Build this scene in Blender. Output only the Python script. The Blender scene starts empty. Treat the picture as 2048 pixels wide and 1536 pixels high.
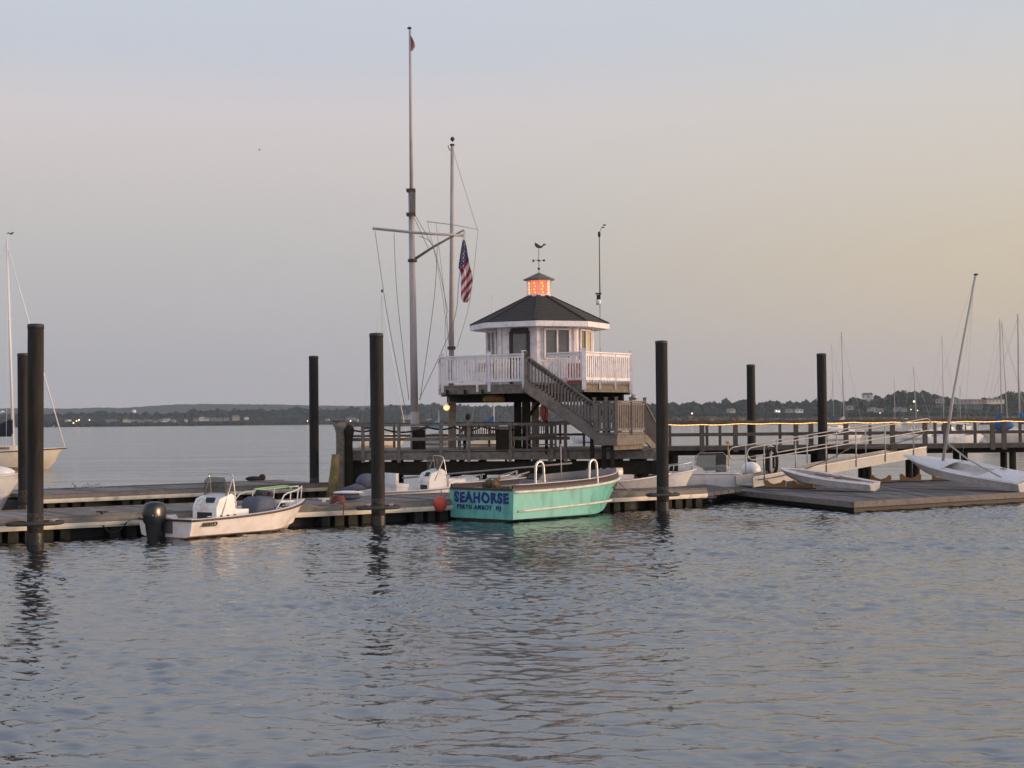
import bpy, math, random
import numpy as np
from mathutils import Vector, Matrix
random.seed(7)
S = bpy.context.scene
COL = S.collection
R = math.radians
# ------------------------------------------------------------------ camera
F = 3076.0; CH = 3.2; ROLL = 0.0093; PITCH = math.atan(73.5/F)
f_ = Vector((0, math.cos(PITCH), math.sin(PITCH))); u0 = Vector((0, -math.sin(PITCH), math.cos(PITCH))); r0 = Vector((1,0,0))
u_ = u0*math.cos(ROLL)+r0*math.sin(ROLL); r_ = r0*math.cos(ROLL)-u0*math.sin(ROLL)
CAM = Vector((0,0,CH))
def P(px, py, Y):
    d = f_ + r_*((px-1024)/F) + u_*((768-py)/F)
    return CAM + d*(Y/d.y)
def G(px, py, z=0.0):
    d = f_ + r_*((px-1024)/F) + u_*((768-py)/F)
    return CAM + d*((z-CH)/d.z)
def XZ(px, Y, z):            # point at column px, distance Y, height z
    p = P(px, 841, Y)
    p2 = P(px, 841-(z-p.z)*F/Y, Y)
    return Vector((p2.x, Y, z))
cam = bpy.data.objects.new('camera', bpy.data.cameras.new('camera')); COL.objects.link(cam)
cam.data.sensor_width = 36; cam.data.lens = F/2048*36; cam.data.clip_end = 30000; cam.data.clip_start = .1
M = Matrix((r_, u_, -f_)).transposed().to_4x4(); M.translation = CAM; cam.matrix_world = M
S.camera = cam
# ------------------------------------------------------------------ materials
MATS = {}
def mat(name, col, rough=.6, metal=0, var=.15, scale=6, bump=0, bscale=40, stretch=None, spec=.5, emit=None, estr=0, alpha=None, stain=None, trans=0, coat=0, planks=None):
    if name in MATS: return MATS[name]
    m = bpy.data.materials.new(name); m.use_nodes = True
    nt = m.node_tree; N = nt.nodes; L = nt.links; b = N['Principled BSDF']
    tc = N.new('ShaderNodeTexCoord'); mp = N.new('ShaderNodeMapping'); L.new(tc.outputs['Object'], mp.inputs['Vector'])
    if stretch: mp.inputs['Scale'].default_value = stretch
    n = N.new('ShaderNodeTexNoise'); n.inputs['Scale'].default_value = scale; n.inputs['Detail'].default_value = 6; n.inputs['Roughness'].default_value = .65
    L.new(mp.outputs[0], n.inputs['Vector'])
    r = N.new('ShaderNodeValToRGB'); r.color_ramp.elements[0].position = .3; r.color_ramp.elements[1].position = .7
    r.color_ramp.elements[0].color = [max(0,c*(1-var)) for c in col]+[1]
    r.color_ramp.elements[1].color = [min(1,c*(1+var)) for c in col]+[1]
    L.new(n.outputs['Fac'], r.inputs['Fac'])
    out = r.outputs['Color']
    if stain:                                    # patches of dirt with a shape of their own
        n2 = N.new('ShaderNodeTexNoise'); n2.inputs['Scale'].default_value = stain[1]; n2.inputs['Detail'].default_value = 8
        L.new(mp.outputs[0], n2.inputs['Vector'])
        r2 = N.new('ShaderNodeValToRGB'); r2.color_ramp.elements[0].position = .5; r2.color_ramp.elements[1].position = .68
        r2.color_ramp.elements[0].color = (0,0,0,1); r2.color_ramp.elements[1].color = (stain[2],)*3+(1,)
        L.new(n2.outputs['Fac'], r2.inputs['Fac'])
        mx = N.new('ShaderNodeMixRGB'); L.new(r2.outputs['Color'], mx.inputs['Fac']); L.new(out, mx.inputs[1]); mx.inputs[2].default_value = list(stain[0])+[1]
        out = mx.outputs[0]
    if planks:                                   # narrow dark gaps between boards
        wv_ = N.new('ShaderNodeSeparateXYZ'); L.new(tc.outputs['Object'], wv_.inputs[0])
        q1 = N.new('ShaderNodeMath'); q1.operation = 'MULTIPLY'; q1.inputs[1].default_value = 1/planks; L.new(wv_.outputs['X'], q1.inputs[0])
        q2 = N.new('ShaderNodeMath'); q2.operation = 'FRACT'; L.new(q1.outputs[0], q2.inputs[0])
        q3 = N.new('ShaderNodeMath'); q3.operation = 'LESS_THAN'; q3.inputs[1].default_value = .10; L.new(q2.outputs[0], q3.inputs[0])
        q4 = N.new('ShaderNodeMath'); q4.operation = 'FLOOR'; L.new(q1.outputs[0], q4.inputs[0])
        wn_ = N.new('ShaderNodeTexWhiteNoise'); wn_.noise_dimensions = '1D'; L.new(q4.outputs[0], wn_.inputs['W'])
        hv = N.new('ShaderNodeMapRange'); hv.inputs[3].default_value = .72; hv.inputs[4].default_value = 1.25; L.new(wn_.outputs['Value'], hv.inputs[0])
        ml = N.new('ShaderNodeVectorMath'); ml.operation = 'SCALE'; L.new(out, ml.inputs[0]); L.new(hv.outputs[0], ml.inputs['Scale'])
        mx = N.new('ShaderNodeMixRGB'); L.new(q3.outputs[0], mx.inputs[0]); L.new(ml.outputs[0], mx.inputs[1]); mx.inputs[2].default_value = (.03,.028,.026,1); out = mx.outputs[0]
    L.new(out, b.inputs['Base Color'])
    b.inputs['Roughness'].default_value = rough; b.inputs['Metallic'].default_value = metal
    b.inputs['Specular IOR Level'].default_value = spec
    if coat: b.inputs['Coat Weight'].default_value = coat
    if trans: b.inputs['Transmission Weight'].default_value = trans
    if alpha is not None: b.inputs['Alpha'].default_value = alpha
    if emit: b.inputs['Emission Color'].default_value = list(emit)+[1]; b.inputs['Emission Strength'].default_value = estr
    if bump:
        n3 = N.new('ShaderNodeTexNoise'); n3.inputs['Scale'].default_value = bscale; n3.inputs['Detail'].default_value = 4
        L.new(mp.outputs[0], n3.inputs['Vector'])
        bp = N.new('ShaderNodeBump'); bp.inputs['Strength'].default_value = 1; bp.inputs['Distance'].default_value = bump
        L.new(n3.outputs['Fac'], bp.inputs['Height']); L.new(bp.outputs[0], b.inputs['Normal'])
    MATS[name] = m; return m
pile_m = mat('pile_dark', (.026,.023,.021), .75, var=.45, scale=3, bump=.006, bscale=14, stretch=(3,3,.35), stain=((.05,.046,.04),1.3,.55), spec=.2)
wood_m = mat('weathered_wood', (.205,.18,.15), .85, var=.35, scale=7, bump=.004, bscale=30, stain=((.11,.09,.07),2.2,.6), spec=.2)
woodg_m = mat('grey_weathered_wood', (.20,.175,.155), .85, var=.25, scale=8, bump=.003, stain=((.11,.09,.075),3,.6), spec=.2)
woodd_m = mat('dark_wood', (.022,.018,.013), .8, var=.4, scale=5, bump=.006, bscale=18, stain=((.028,.03,.014),2,.6), spec=.2)  # near-black timber; its colour also deepens the shade under the pier
rail_m = mat('brown_rail_wood', (.125,.105,.092), .85, var=.3, scale=6, spec=.2)
deck_m = mat('float_deck', (.225,.21,.20), .85, var=.22, scale=2.5, bump=.003, stain=((.16,.14,.125),1.1,.8), spec=.2, planks=.30)
plat_m = mat('platform_deck', (.155,.145,.148), .9, var=.2, scale=3, bump=.004, bscale=60, stain=((.10,.095,.09),.9,.6), spec=.2, planks=.35)
strip_m = mat('cream_fascia_strip', (.78,.70,.55), .55, var=.12, scale=5, stain=((.30,.26,.2),2.5,.7))
fasb_m = mat('brown_fascia', (.22,.20,.18), .8, var=.2, scale=5, stain=((.13,.1,.08),2,.6))
pont_m = mat('pontoon_green_grey', (.024,.025,.019), .7, var=.5, scale=4, stain=((.03,.035,.02),3,.8), spec=.2)
black_m = mat('black_rubber', (.012,.012,.013), .6, var=.3)
white_m = mat('white_gelcoat', (.84,.81,.78), .35, var=.05, scale=3, stain=((.5,.44,.36),2.2,.45))
whitew_m = mat('white_painted_wood', (.84,.79,.79), .6, var=.07, scale=6, bump=.002, stain=((.48,.42,.43),4,.5))
cream_m = mat('cream_gelcoat', (.80,.68,.52), .35, var=.05, scale=2, stain=((.6,.47,.3),1.3,.4))
hull1_m = mat('stained_white_hull', (.82,.76,.71), .35, var=.06, scale=2, stain=((.58,.48,.33),2.6,.5))
scum_m = mat('brown_waterline_scum', (.16,.11,.05), .7, var=.5, scale=6)
teal_m = mat('teal_hull_paint', (.16,.49,.42), .45, var=.10, scale=3, bump=.004, bscale=9, stain=((.07,.27,.21),2.6,.65), stretch=(1.2,1.2,.5))
navy_m = mat('navy_lettering', (.008,.022,.19), .5, var=.15, scale=20)
bott_m = mat('black_antifouling', (.014,.013,.011), .7, var=.4)
brown_m = mat('brown_coaming', (.05,.028,.024), .55, var=.3, scale=8)
grey_m = mat('grey_interior', (.22,.22,.24), .7, var=.15, stain=((.14,.14,.15),3,.6))
blueg_m = mat('blue_grey_canvas', (.10,.11,.15), .85, var=.2, scale=9, bump=.01, bscale=6)
motor_m = mat('dark_outboard_paint', (.007,.010,.013), .30, var=.3, coat=.2)
steel_m = mat('stainless_tube', (.62,.60,.58), .3, metal=.55, var=.08)
alu_m = mat('aluminium', (.42,.40,.375), .45, metal=.35, var=.12, scale=5)
aluw_m = mat('pale_aluminium_girder', (.52,.49,.44), .5, var=.1, scale=5, stain=((.42,.38,.32),1.6,.5))
mast_m = mat('pale_mast_paint', (.42,.38,.37), .5, var=.15, scale=4, stretch=(1,1,.3))
mastw_m = mat('white_mast', (.75,.74,.74), .35, var=.05)
farmast_m = mat('silver_mast', (.42,.40,.38), .4, var=.1)
mastd_m = mat('dark_mast', (.22,.19,.18), .5, var=.1)
rope_m = mat('rope', (.24,.20,.16), .9, var=.3, scale=30)
roped_m = mat('dark_rope', (.03,.022,.02), .9, var=.3, scale=30)
shingle_m = mat('dark_shingles', (.052,.045,.04), .95, var=.4, scale=14, bump=.008, bscale=26)
glass_m = mat('window_glass', (.10,.105,.10), .08, var=.3, scale=1.5, spec=.8)
screen_m = mat('smoked_windscreen', (.09,.085,.075), .12, var=.3, scale=4, alpha=.45, spec=.6)
door_m = mat('dark_door_frame', (.03,.018,.015), .5, var=.3)
red_m = mat('red_rubber', (.55,.075,.045), .45, var=.15, stain=((.3,.05,.03),4,.5))
redc_m = mat('red_plastic', (.40,.05,.03), .5, var=.15)
blue_m = mat('blue_sail_cover', (.02,.10,.25), .85, var=.2, scale=5, bump=.02, bscale=5)
bluel_m = mat('light_blue_canvas', (.16,.36,.50), .85, var=.1)
navyc_m = mat('navy_sail_cover', (.012,.018,.035), .85, var=.3, scale=3, bump=.03, bscale=3)
chock_m = mat('orange_brown_chock', (.34,.18,.075), .8, var=.35, scale=7)
green_m = mat('lime_hose', (.35,.60,.20), .5, var=.1)
yel_m = mat('yellow_plastic', (.62,.38,.03), .5, var=.15)
bronze_m = mat('weathered_bronze', (.075,.062,.045), .5, metal=.4, var=.3)
cane_m = mat('tan_cloth', (.55,.48,.34), .85, var=.12)
lamp_m = mat('amber_lamp', (1,.6,.25), .5, emit=(1,.60,.22), estr=1.6)
lampw_m = mat('warm_bulb', (1,.75,.45), .5, emit=(1,.55,.2), estr=5)
string_m = mat('string_light_glow', (1,.7,.3), .5, emit=(1,.56,.20), estr=2.1, var=.02)
shore_m = mat('shore_lamp', (1,.9,.7), .5, emit=(1,.72,.42), estr=3)
skin_m = mat('skin', (.20,.11,.08), .6, var=.05)
hair_m = mat('dark_hair', (.012,.009,.008), .7, var=.2)
shirt_m = mat('pale_shirt', (.22,.17,.18), .85, var=.1)
pants_m = mat('dark_trousers', (.02,.02,.024), .85, var=.1)
# ------------------------------------------------------------------ mesh builder
class MB:
    def __init__(s): s.v = []; s.f = []; s.sm = []
    def add(s, vs, fs, smooth=False):
        o = len(s.v); s.v += [Vector(v) for v in vs]; s.f += [tuple(i+o for i in f) for f in fs]; s.sm += [smooth]*len(fs); return s
    def box(s, c, d, rz=0):
        ca, sa = math.cos(rz), math.sin(rz); vs = []
        for dz in (-.5,.5):
            for dx, dy in ((-.5,-.5),(.5,-.5),(.5,.5),(-.5,.5)):
                x, y = dx*d[0], dy*d[1]; vs.append((c[0]+x*ca-y*sa, c[1]+x*sa+y*ca, c[2]+dz*d[2]))
        return s.add(vs, [(3,2,1,0),(4,5,6,7),(0,1,5,4),(1,2,6,5),(2,3,7,6),(3,0,4,7)])
    def beam(s, a, b, w, h, up=(0,0,1)):
        a = Vector(a); b = Vector(b); d = (b-a).normalized(); up = Vector(up)
        if abs(d.dot(up)) > .99: up = Vector((0,1,0))
        r = d.cross(up).normalized(); u = r.cross(d)
        vs = [p + r*x*w/2 + u*y*h/2 for p in (a,b) for x,y in ((-1,-1),(1,-1),(1,1),(-1,1))]
        return s.add(vs, [(0,1,2,3),(7,6,5,4),(4,5,1,0),(5,6,2,1),(6,7,3,2),(7,4,0,3)])
    def tube(s, pts, r, n=6, r1=None, closed=False, caps=True):
        pts = [Vector(p) for p in pts]; k = len(pts); vs = []; prev = None
        for i, p in enumerate(pts):
            if closed: d = pts[(i+1)%k]-pts[i-1]
            else: d = pts[min(i+1,k-1)]-pts[max(i-1,0)]
            d = d.normalized()
            if prev is None:
                up = Vector((0,0,1)) if abs(d.z) < .9 else Vector((1,0,0)); a = d.cross(up).normalized()
            else: a = (prev - d*prev.dot(d)).normalized()
            prev = a; b = d.cross(a); rr = r if r1 is None else r+(r1-r)*i/(k-1)
            vs += [p + (a*math.cos(t)+b*math.sin(t))*rr for t in [2*math.pi*j/n for j in range(n)]]
        fs = []
        for i in range(k if closed else k-1):
            for j in range(n):
                i2 = (i+1)%k; fs.append((i*n+j, i*n+(j+1)%n, i2*n+(j+1)%n, i2*n+j))
        s.add(vs, fs, True)
        if caps and not closed:
            o = len(s.v)-len(vs); s.f += [tuple(o+j for j in range(n))[::-1], tuple(o+(k-1)*n+j for j in range(n))]; s.sm += [False]*2
        return s
    def prism(s, poly, z0, z1):
        n = len(poly); vs = [(p[0],p[1],z0) for p in poly]+[(p[0],p[1],z1) for p in poly]
        return s.add(vs, [tuple(range(n))[::-1], tuple(range(n,2*n))]+[(i,(i+1)%n,n+(i+1)%n,n+i) for i in range(n)])
    def plate(s, pts, off):              # polygon in 3-D given thickness
        pts = [Vector(p) for p in pts]; off = Vector(off); n = len(pts)
        return s.add(pts+[p+off for p in pts], [tuple(range(n))[::-1], tuple(range(n,2*n))]+[(i,(i+1)%n,n+(i+1)%n,n+i) for i in range(n)])
    def lathe(s, prof, c=(0,0,0), n=16, smooth=True):
        vs = [(c[0]+r*math.cos(2*math.pi*j/n), c[1]+r*math.sin(2*math.pi*j/n), c[2]+z) for r,z in prof for j in range(n)]
        fs = [(i*n+j, i*n+(j+1)%n, (i+1)*n+(j+1)%n, (i+1)*n+j) for i in range(len(prof)-1) for j in range(n)]
        s.add(vs, fs, smooth); o = len(s.v)-len(vs); k = len(prof)
        s.f += [tuple(o+j for j in range(n))[::-1], tuple(o+(k-1)*n+j for j in range(n))]; s.sm += [False]*2
        return s
    def ball(s, c, r, n=10, sc=(1,1,1)):
        m = n//2+1; prof = [(max(1e-4,math.sin(math.pi*i/m))*r, -math.cos(math.pi*i/m)*r) for i in range(m+1)]
        o = len(s.v); s.lathe(prof, (0,0,0), n)
        for i in range(o, len(s.v)):
            v = s.v[i]; s.v[i] = Vector((c[0]+v.x*sc[0], c[1]+v.y*sc[1], c[2]+v.z*sc[2]))
        return s
    def grid(s, rows, smooth=True, loop=False):
        n = len(rows[0]); vs = [v for r in rows for v in r]; fs = []
        for i in range(len(rows)-1):
            for j in range(n if loop else n-1):
                fs.append((i*n+j, i*n+(j+1)%n, (i+1)*n+(j+1)%n, (i+1)*n+j))
        return s.add(vs, fs, smooth)
    def build(s, name, m, parent=None, world=False):
        vs = s.v
        if parent is not None and world:
            inv = parent['_m'] if False else Matrix.Translation(parent.location) @ Matrix.Rotation(parent.rotation_euler.z, 4, 'Z')
            inv = inv.inverted(); vs = [inv @ v for v in vs]
        me = bpy.data.meshes.new(name); me.from_pydata([tuple(v) for v in vs], [], s.f); me.materials.append(m)
        me.polygons.foreach_set('use_smooth', s.sm); me.update()
        import bmesh
        bm = bmesh.new(); bm.from_mesh(me); bmesh.ops.recalc_face_normals(bm, faces=bm.faces); bm.to_mesh(me); bm.free()
        o = bpy.data.objects.new(name, me); COL.objects.link(o)
        if parent is not None: o.parent = parent
        return o
def tag(o, label=None, cat=None, group=None, kind=None):
    if label: o['label'] = label
    if cat: o['category'] = cat
    if group: o['group'] = group
    if kind: o['kind'] = kind
    return o
def thing(name, label, cat, loc=(0,0,0), rz=0, group=None):
    o = bpy.data.objects.new(name, None); COL.objects.link(o); o.empty_display_size = .2
    o.location = loc; o.rotation_euler = (0,0,rz); tag(o, label, cat, group); return o
def text_mesh(txt, name, m, parent, loc, rot, size, ext=.004, bold=.02, shear=0, sx=1, sp_=1.0, wob=0):
    c = bpy.data.curves.new(name, 'FONT'); c.body = txt; c.size = size; c.extrude = ext; c.offset = bold; c.shear = shear
    c.space_character = sp_; c.align_x = 'CENTER'; c.align_y = 'CENTER'
    t = bpy.data.objects.new(name, c); COL.objects.link(t); bpy.context.view_layer.update()
    me = bpy.data.meshes.new_from_object(t.evaluated_get(bpy.context.evaluated_depsgraph_get()))
    bpy.data.objects.remove(t); bpy.data.curves.remove(c)
    for v in me.vertices:
        v.co.x *= sx
        if wob: x,y = v.co.x,v.co.y; v.co.x += wob*math.sin(7*y/size+3.1*x/size); v.co.y += wob*(math.sin(4.3*x/size+1)+.6*math.sin(9.1*x/size))
    o = bpy.data.objects.new(name, me); COL.objects.link(o); me.materials.clear(); me.materials.append(m)
    o.parent = parent; o.location = loc; o.rotation_euler = rot; return o
def sag(a, b, d, n=10):
    a = Vector(a); b = Vector(b); return [a.lerp(b, i/n)-Vector((0,0,d*4*(i/n)*(1-i/n))) for i in range(n+1)]
def arc_pts(pts, n=6):      # Catmull-Rom through points
    pts = [Vector(p) for p in pts]; out = []
    for i in range(len(pts)-1):
        p0 = pts[max(i-1,0)]; p1 = pts[i]; p2 = pts[i+1]; p3 = pts[min(i+2,len(pts)-1)]
        for k in range(n):
            t = k/n; out.append(.5*((2*p1)+(p2-p0)*t+(2*p0-5*p1+4*p2-p3)*t*t+(3*p1-p0-3*p2+p3)*t**3))
    return out+[pts[-1]]
# ------------------------------------------------------------------ sky + light
w = bpy.data.worlds.new('World'); S.world = w; w.use_nodes = True
nt = w.node_tree; N = nt.nodes; L = nt.links; bg = N['Background']
def s2l(c): return tuple(((x/255)/12.92 if x/255 <= .04045 else ((x/255+.055)/1.055)**2.4) for x in c)+(1,)
tc = N.new('ShaderNodeTexCoord'); nm = N.new('ShaderNodeVectorMath'); nm.operation = 'NORMALIZE'; L.new(tc.outputs['Generated'], nm.inputs[0])
sp = N.new('ShaderNodeSeparateXYZ'); L.new(nm.outputs[0], sp.inputs[0])
def ramp(stops, src):
    r = N.new('ShaderNodeValToRGB'); e = r.color_ramp.elements
    while len(e) < len(stops): e.new(.5)
    for i, (p, c) in enumerate(stops): e[i].position = p; e[i].color = s2l(c)
    L.new(src, r.inputs['Fac']); return r.outputs['Color']
left = ramp([(0,(176,173,179)),(.03,(178,175,181)),(.10,(191,188,188)),(.16,(206,199,198)),(.195,(211,204,206)),(.235,(198,203,214)),(.30,(203,209,220)),(.55,(198,206,222)),(1,(150,162,190))], sp.outputs['Z'])
rightc = ramp([(0,(188,173,173)),(.03,(194,179,173)),(.065,(205,188,167)),(.10,(210,194,169)),(.15,(212,202,188)),(.20,(212,206,200)),(.25,(203,206,212)),(.32,(202,207,216)),(.55,(195,202,218)),(1,(140,155,190))], sp.outputs['Z'])
glow = ramp([(0,(250,190,140)),(.10,(255,212,160)),(.22,(245,222,190)),(.40,(220,218,220)),(.7,(185,195,215)),(1,(140,155,190))], sp.outputs['Z'])
def mrange(src, a, b):
    m = N.new('ShaderNodeMapRange'); m.interpolation_type = 'SMOOTHSTEP'; m.inputs[1].default_value = a; m.inputs[2].default_value = b; L.new(src, m.inputs[0]); return m.outputs[0]
def mix(f, a, b):
    m = N.new('ShaderNodeMixRGB'); L.new(f, m.inputs[0]); L.new(a, m.inputs[1]); L.new(b, m.inputs[2]); return m.outputs[0]
skyc = mix(mrange(sp.outputs['X'], -.17, .40), left, rightc)
gm = N.new('ShaderNodeMixRGB'); gm.blend_type='MULTIPLY'; gm.inputs[0].default_value=1; L.new(glow, gm.inputs[1]); gm.inputs[2].default_value=(1.9,1.75,1.6,1)
skyc = mix(mrange(sp.outputs['X'], .38, .95), skyc, gm.outputs[0])
back_ = ramp([(0,(205,195,200)),(.15,(222,214,222)),(.4,(225,226,238)),(.8,(185,195,220)),(1,(140,155,190))], sp.outputs['Z'])
skyc = mix(mrange(sp.outputs['Y'], .1, -.6), skyc, back_)
nis = N.new('ShaderNodeTexSky'); nis.sky_type = 'NISHITA'; nis.sun_disc = False; nis.sun_elevation = R(4); nis.sun_rotation = R(97)
nsc = N.new('ShaderNodeMixRGB'); nsc.blend_type = 'MULTIPLY'; nsc.inputs[0].default_value = 1; L.new(nis.outputs[0], nsc.inputs[1]); nsc.inputs[2].default_value = (.004,.004,.004,1)
ad = N.new('ShaderNodeMixRGB'); ad.blend_type = 'ADD'; ad.inputs[0].default_value = 1; L.new(skyc, ad.inputs[1]); L.new(nsc.outputs[0], ad.inputs[2])
L.new(ad.outputs[0], bg.inputs['Color']); bg.inputs['Strength'].default_value = 1.0
sun = bpy.data.objects.new('sun', bpy.data.lights.new('sun', 'SUN')); COL.objects.link(sun)
sun.data.energy = 3.0; sun.data.angle = R(14); sun.data.color = (1,.70,.45)
sd = Vector((.985,-.12,.10)).normalized(); sun.rotation_euler = sd.to_track_quat('Z','Y').to_euler()
S.view_settings.view_transform = 'Standard'; S.view_settings.look = 'None'; S.view_settings.exposure = 0; S.view_settings.gamma = 1
# ------------------------------------------------------------------ water
wm = bpy.data.materials.new('water'); wm.use_nodes = True; nt = wm.node_tree; N = nt.nodes; L = nt.links; b = N['Principled BSDF']
b.inputs['Base Color'].default_value = (.010,.013,.017,1); b.inputs['Roughness'].default_value = .06; b.inputs['IOR'].default_value = 2.5; b.inputs['Specular IOR Level'].default_value = .8
tc = N.new('ShaderNodeTexCoord')
def wn(scale, st, det=3):
    mp = N.new('ShaderNodeMapping'); mp.inputs['Scale'].default_value = st; L.new(tc.outputs['Object'], mp.inputs[0])
    n = N.new('ShaderNodeTexNoise'); n.inputs['Scale'].default_value = scale; n.inputs['Detail'].default_value = det; L.new(mp.outputs[0], n.inputs['Vector']); return n.outputs['Fac']
def bmp(h, dist, prev=None, st=1.0):
    bp = N.new('ShaderNodeBump'); bp.inputs['Distance'].default_value = dist; bp.inputs['Strength'].default_value = st
    L.new(h, bp.inputs['Height'])
    if prev: L.new(prev, bp.inputs['Normal'])
    return bp.outputs[0]
b1 = bmp(wn(2.8, (.55,1.5,1), 4), .024)
b2 = bmp(wn(8, (.6,1.45,1), 3), .004, b1)
L.new(b2, b.inputs['Normal'])
# calm and ruffled bands: roughness varies in long streaks
rr = N.new('ShaderNodeMapRange'); L.new(wn(.05, (.35,1.6,1), 4), rr.inputs[0]); rr.inputs[1].default_value = .35; rr.inputs[2].default_value = .65; rr.inputs[3].default_value = .02; rr.inputs[4].default_value = .07
L.new(rr.outputs[0], b.inputs['Roughness'])
wfar = wm.copy(); wfar.name = 'water_far'
rng = np.random.default_rng(3)
def heights(X, Y):
    H = np.zeros_like(X)
    for i in range(96):
        lam = .19*(12.0**(rng.random()**1.2)); k = 2*math.pi/lam
        th = R(78)+rng.normal()*.5            # crests roughly across the view
        ph = rng.random()*6.283
        a = .0046*lam*(.5+rng.random())
        if lam > .5: a *= (.5/lam)**1.05
        H += a*np.sin(k*(math.cos(th)*X+math.sin(th)*Y)+ph)
    g = .85+.6*np.sin(.21*X+.13*Y+1.0)*np.sin(.33*Y-.07*X+2)+.25*np.sin(.9*Y+.2*X)*np.sin(.5*X)
    H = H*np.clip(g, .6, 1.9)
    return H
def wgrid(x0,x1,y0,y1,st):
    nx = int((x1-x0)/st)+1; ny = int((y1-y0)/st)+1
    X, Y = np.meshgrid(np.linspace(x0,x1,nx), np.linspace(y0,y1,ny))
    H = heights(X,Y)
    edge = np.minimum.reduce([X-x0, x1-X, Y-y0, y1-Y])
    H = H*np.clip(edge/3, 0, 1)
    me = bpy.data.meshes.new('water'); nv = nx*ny; me.vertices.add(nv)
    me.vertices.foreach_set('co', np.stack([X,Y,H],-1).astype(np.float32).ravel())
    idx = np.arange(nv).reshape(ny,nx); q = np.stack([idx[:-1,:-1], idx[:-1,1:], idx[1:,1:], idx[1:,:-1]],-1).reshape(-1,4)
    nf = len(q); me.loops.add(nf*4); me.loops.foreach_set('vertex_index', q.ravel().astype(np.int32))
    me.polygons.add(nf); me.polygons.foreach_set('loop_start', np.arange(0,nf*4,4,dtype=np.int32)); me.polygons.foreach_set('loop_total', np.full(nf,4,dtype=np.int32))
    me.polygons.foreach_set('use_smooth', np.ones(nf,dtype=bool)); me.update(); me.validate()
    me.materials.append(wm); o = bpy.data.objects.new('water', me); COL.objects.link(o); return tag(o, kind='structure')
WX0,WX1,WY0,WY1 = -30,32,9,84
wgrid(WX0,WX1,WY0,WY1,.062)
m = MB(); BIG = 12000
def rect(x0,x1,y0,y1): m.add([(x0,y0,0),(x1,y0,0),(x1,y1,0),(x0,y1,0)], [(0,1,2,3)])
rect(-BIG,BIG,WY1,BIG); rect(-BIG,BIG,-300,WY0); rect(-BIG,WX0,WY0,WY1); rect(WX1,BIG,WY0,WY1)
tag(m.build('water', wfar), kind='structure')
b = wfar.node_tree.nodes['Principled BSDF']; [wfar.node_tree.links.remove(l) for l in list(b.inputs['Roughness'].links)]; b.inputs['Roughness'].default_value = .09
_t = wfar.node_tree; _N = _t.nodes; _L = _t.links; _tc = _N.new('ShaderNodeTexCoord'); _prev = None
for _sc,_st,_d in ((.030,(.35,2.2,1),1.1),(.16,(.5,1.8,1),.30),(.9,(.7,1.3,1),.075)):
    _m = _N.new('ShaderNodeMapping'); _m.inputs['Scale'].default_value = _st; _L.new(_tc.outputs['Object'],_m.inputs[0])
    _n = _N.new('ShaderNodeTexNoise'); _n.inputs['Scale'].default_value = _sc; _n.inputs['Detail'].default_value = 5; _L.new(_m.outputs[0],_n.inputs['Vector'])
    _b = _N.new('ShaderNodeBump'); _b.inputs['Distance'].default_value = _d; _L.new(_n.outputs['Fac'],_b.inputs['Height'])
    if _prev: _L.new(_prev,_b.inputs['Normal'])
    _prev = _b.outputs[0]
_L.new(_prev, b.inputs['Normal']); b.inputs['Base Color'].default_value = (.035,.044,.056,1)
# ------------------------------------------------------------------ floating docks
DH = .63
def float_dock(label, a, bb, depth, zt=DH, step=.48, group=None):
    """a, bb: near-edge ends (x,y); depth: depth away from the camera, perpendicular."""
    a = Vector((a[0],a[1],0)); bb = Vector((bb[0],bb[1],0)); Lg = (bb-a).length; d = (bb-a)/Lg; rz = math.atan2(d.y,d.x)
    t = thing('floating_dock', label, 'dock', a, rz, group)
    MB().box((Lg/2,depth/2,zt-.05),(Lg,depth-.08,.1)).build('deck', deck_m, t)
    s = MB(); x = 0
    while x < Lg:                                    # joints and battens across the deck
        s.box((x+.03,depth/2,zt+.012),(.05,depth-.2,.02)); x += 3.0
    s.box((Lg/2,.05,zt+.02),(Lg,.09,.05)); s.box((Lg/2,depth-.05,zt+.02),(Lg,.09,.05)); s.build('curb', woodg_m, t)
    MB().box((Lg/2,-.02,zt-.08),(Lg,.05,.14)).build('fascia', fasb_m, t)
    MB().box((Lg/2,-.035,zt-.21),(Lg,.07,.10)).box((Lg/2,-.02,zt-.285),(Lg,.03,.05)).build('edge_strip', strip_m, t)
    MB().box((Lg/2,depth/2,.18),(Lg-.1,depth-1.1,.5)).build('underframe', black_m, t)
    x = .15; k = 0; r = random.Random(int(Lg*10))
    while x < Lg-.3 and k < 90:
        if k % 7 not in (5,6):
            MB().box((x+.16,.28,.10+r.uniform(-.015,.015)),(.30+r.uniform(-.04,.03),.40,.46)).build('pontoon', pont_m, t)
        x += step; k += 1
    return t
A = (-17.2, 39.5); ddir = Vector((1,.70,0)).normalized()
def dockpt(X): return (X, 43.5+.70*(X+11.44))
d1 = float_dock('long grey front dock with white boat and green boat tied along its near edge', dockpt(-17), dockpt(7.1), 4.1)
# back dock
pA = G(62,991,DH); pB = G(676,966,DH)
d2 = float_dock('low floating dock behind the near one, running to the wooden pier', (pA.x,pA.y), (pB.x,pB.y), 4.3, step=.5)
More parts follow.
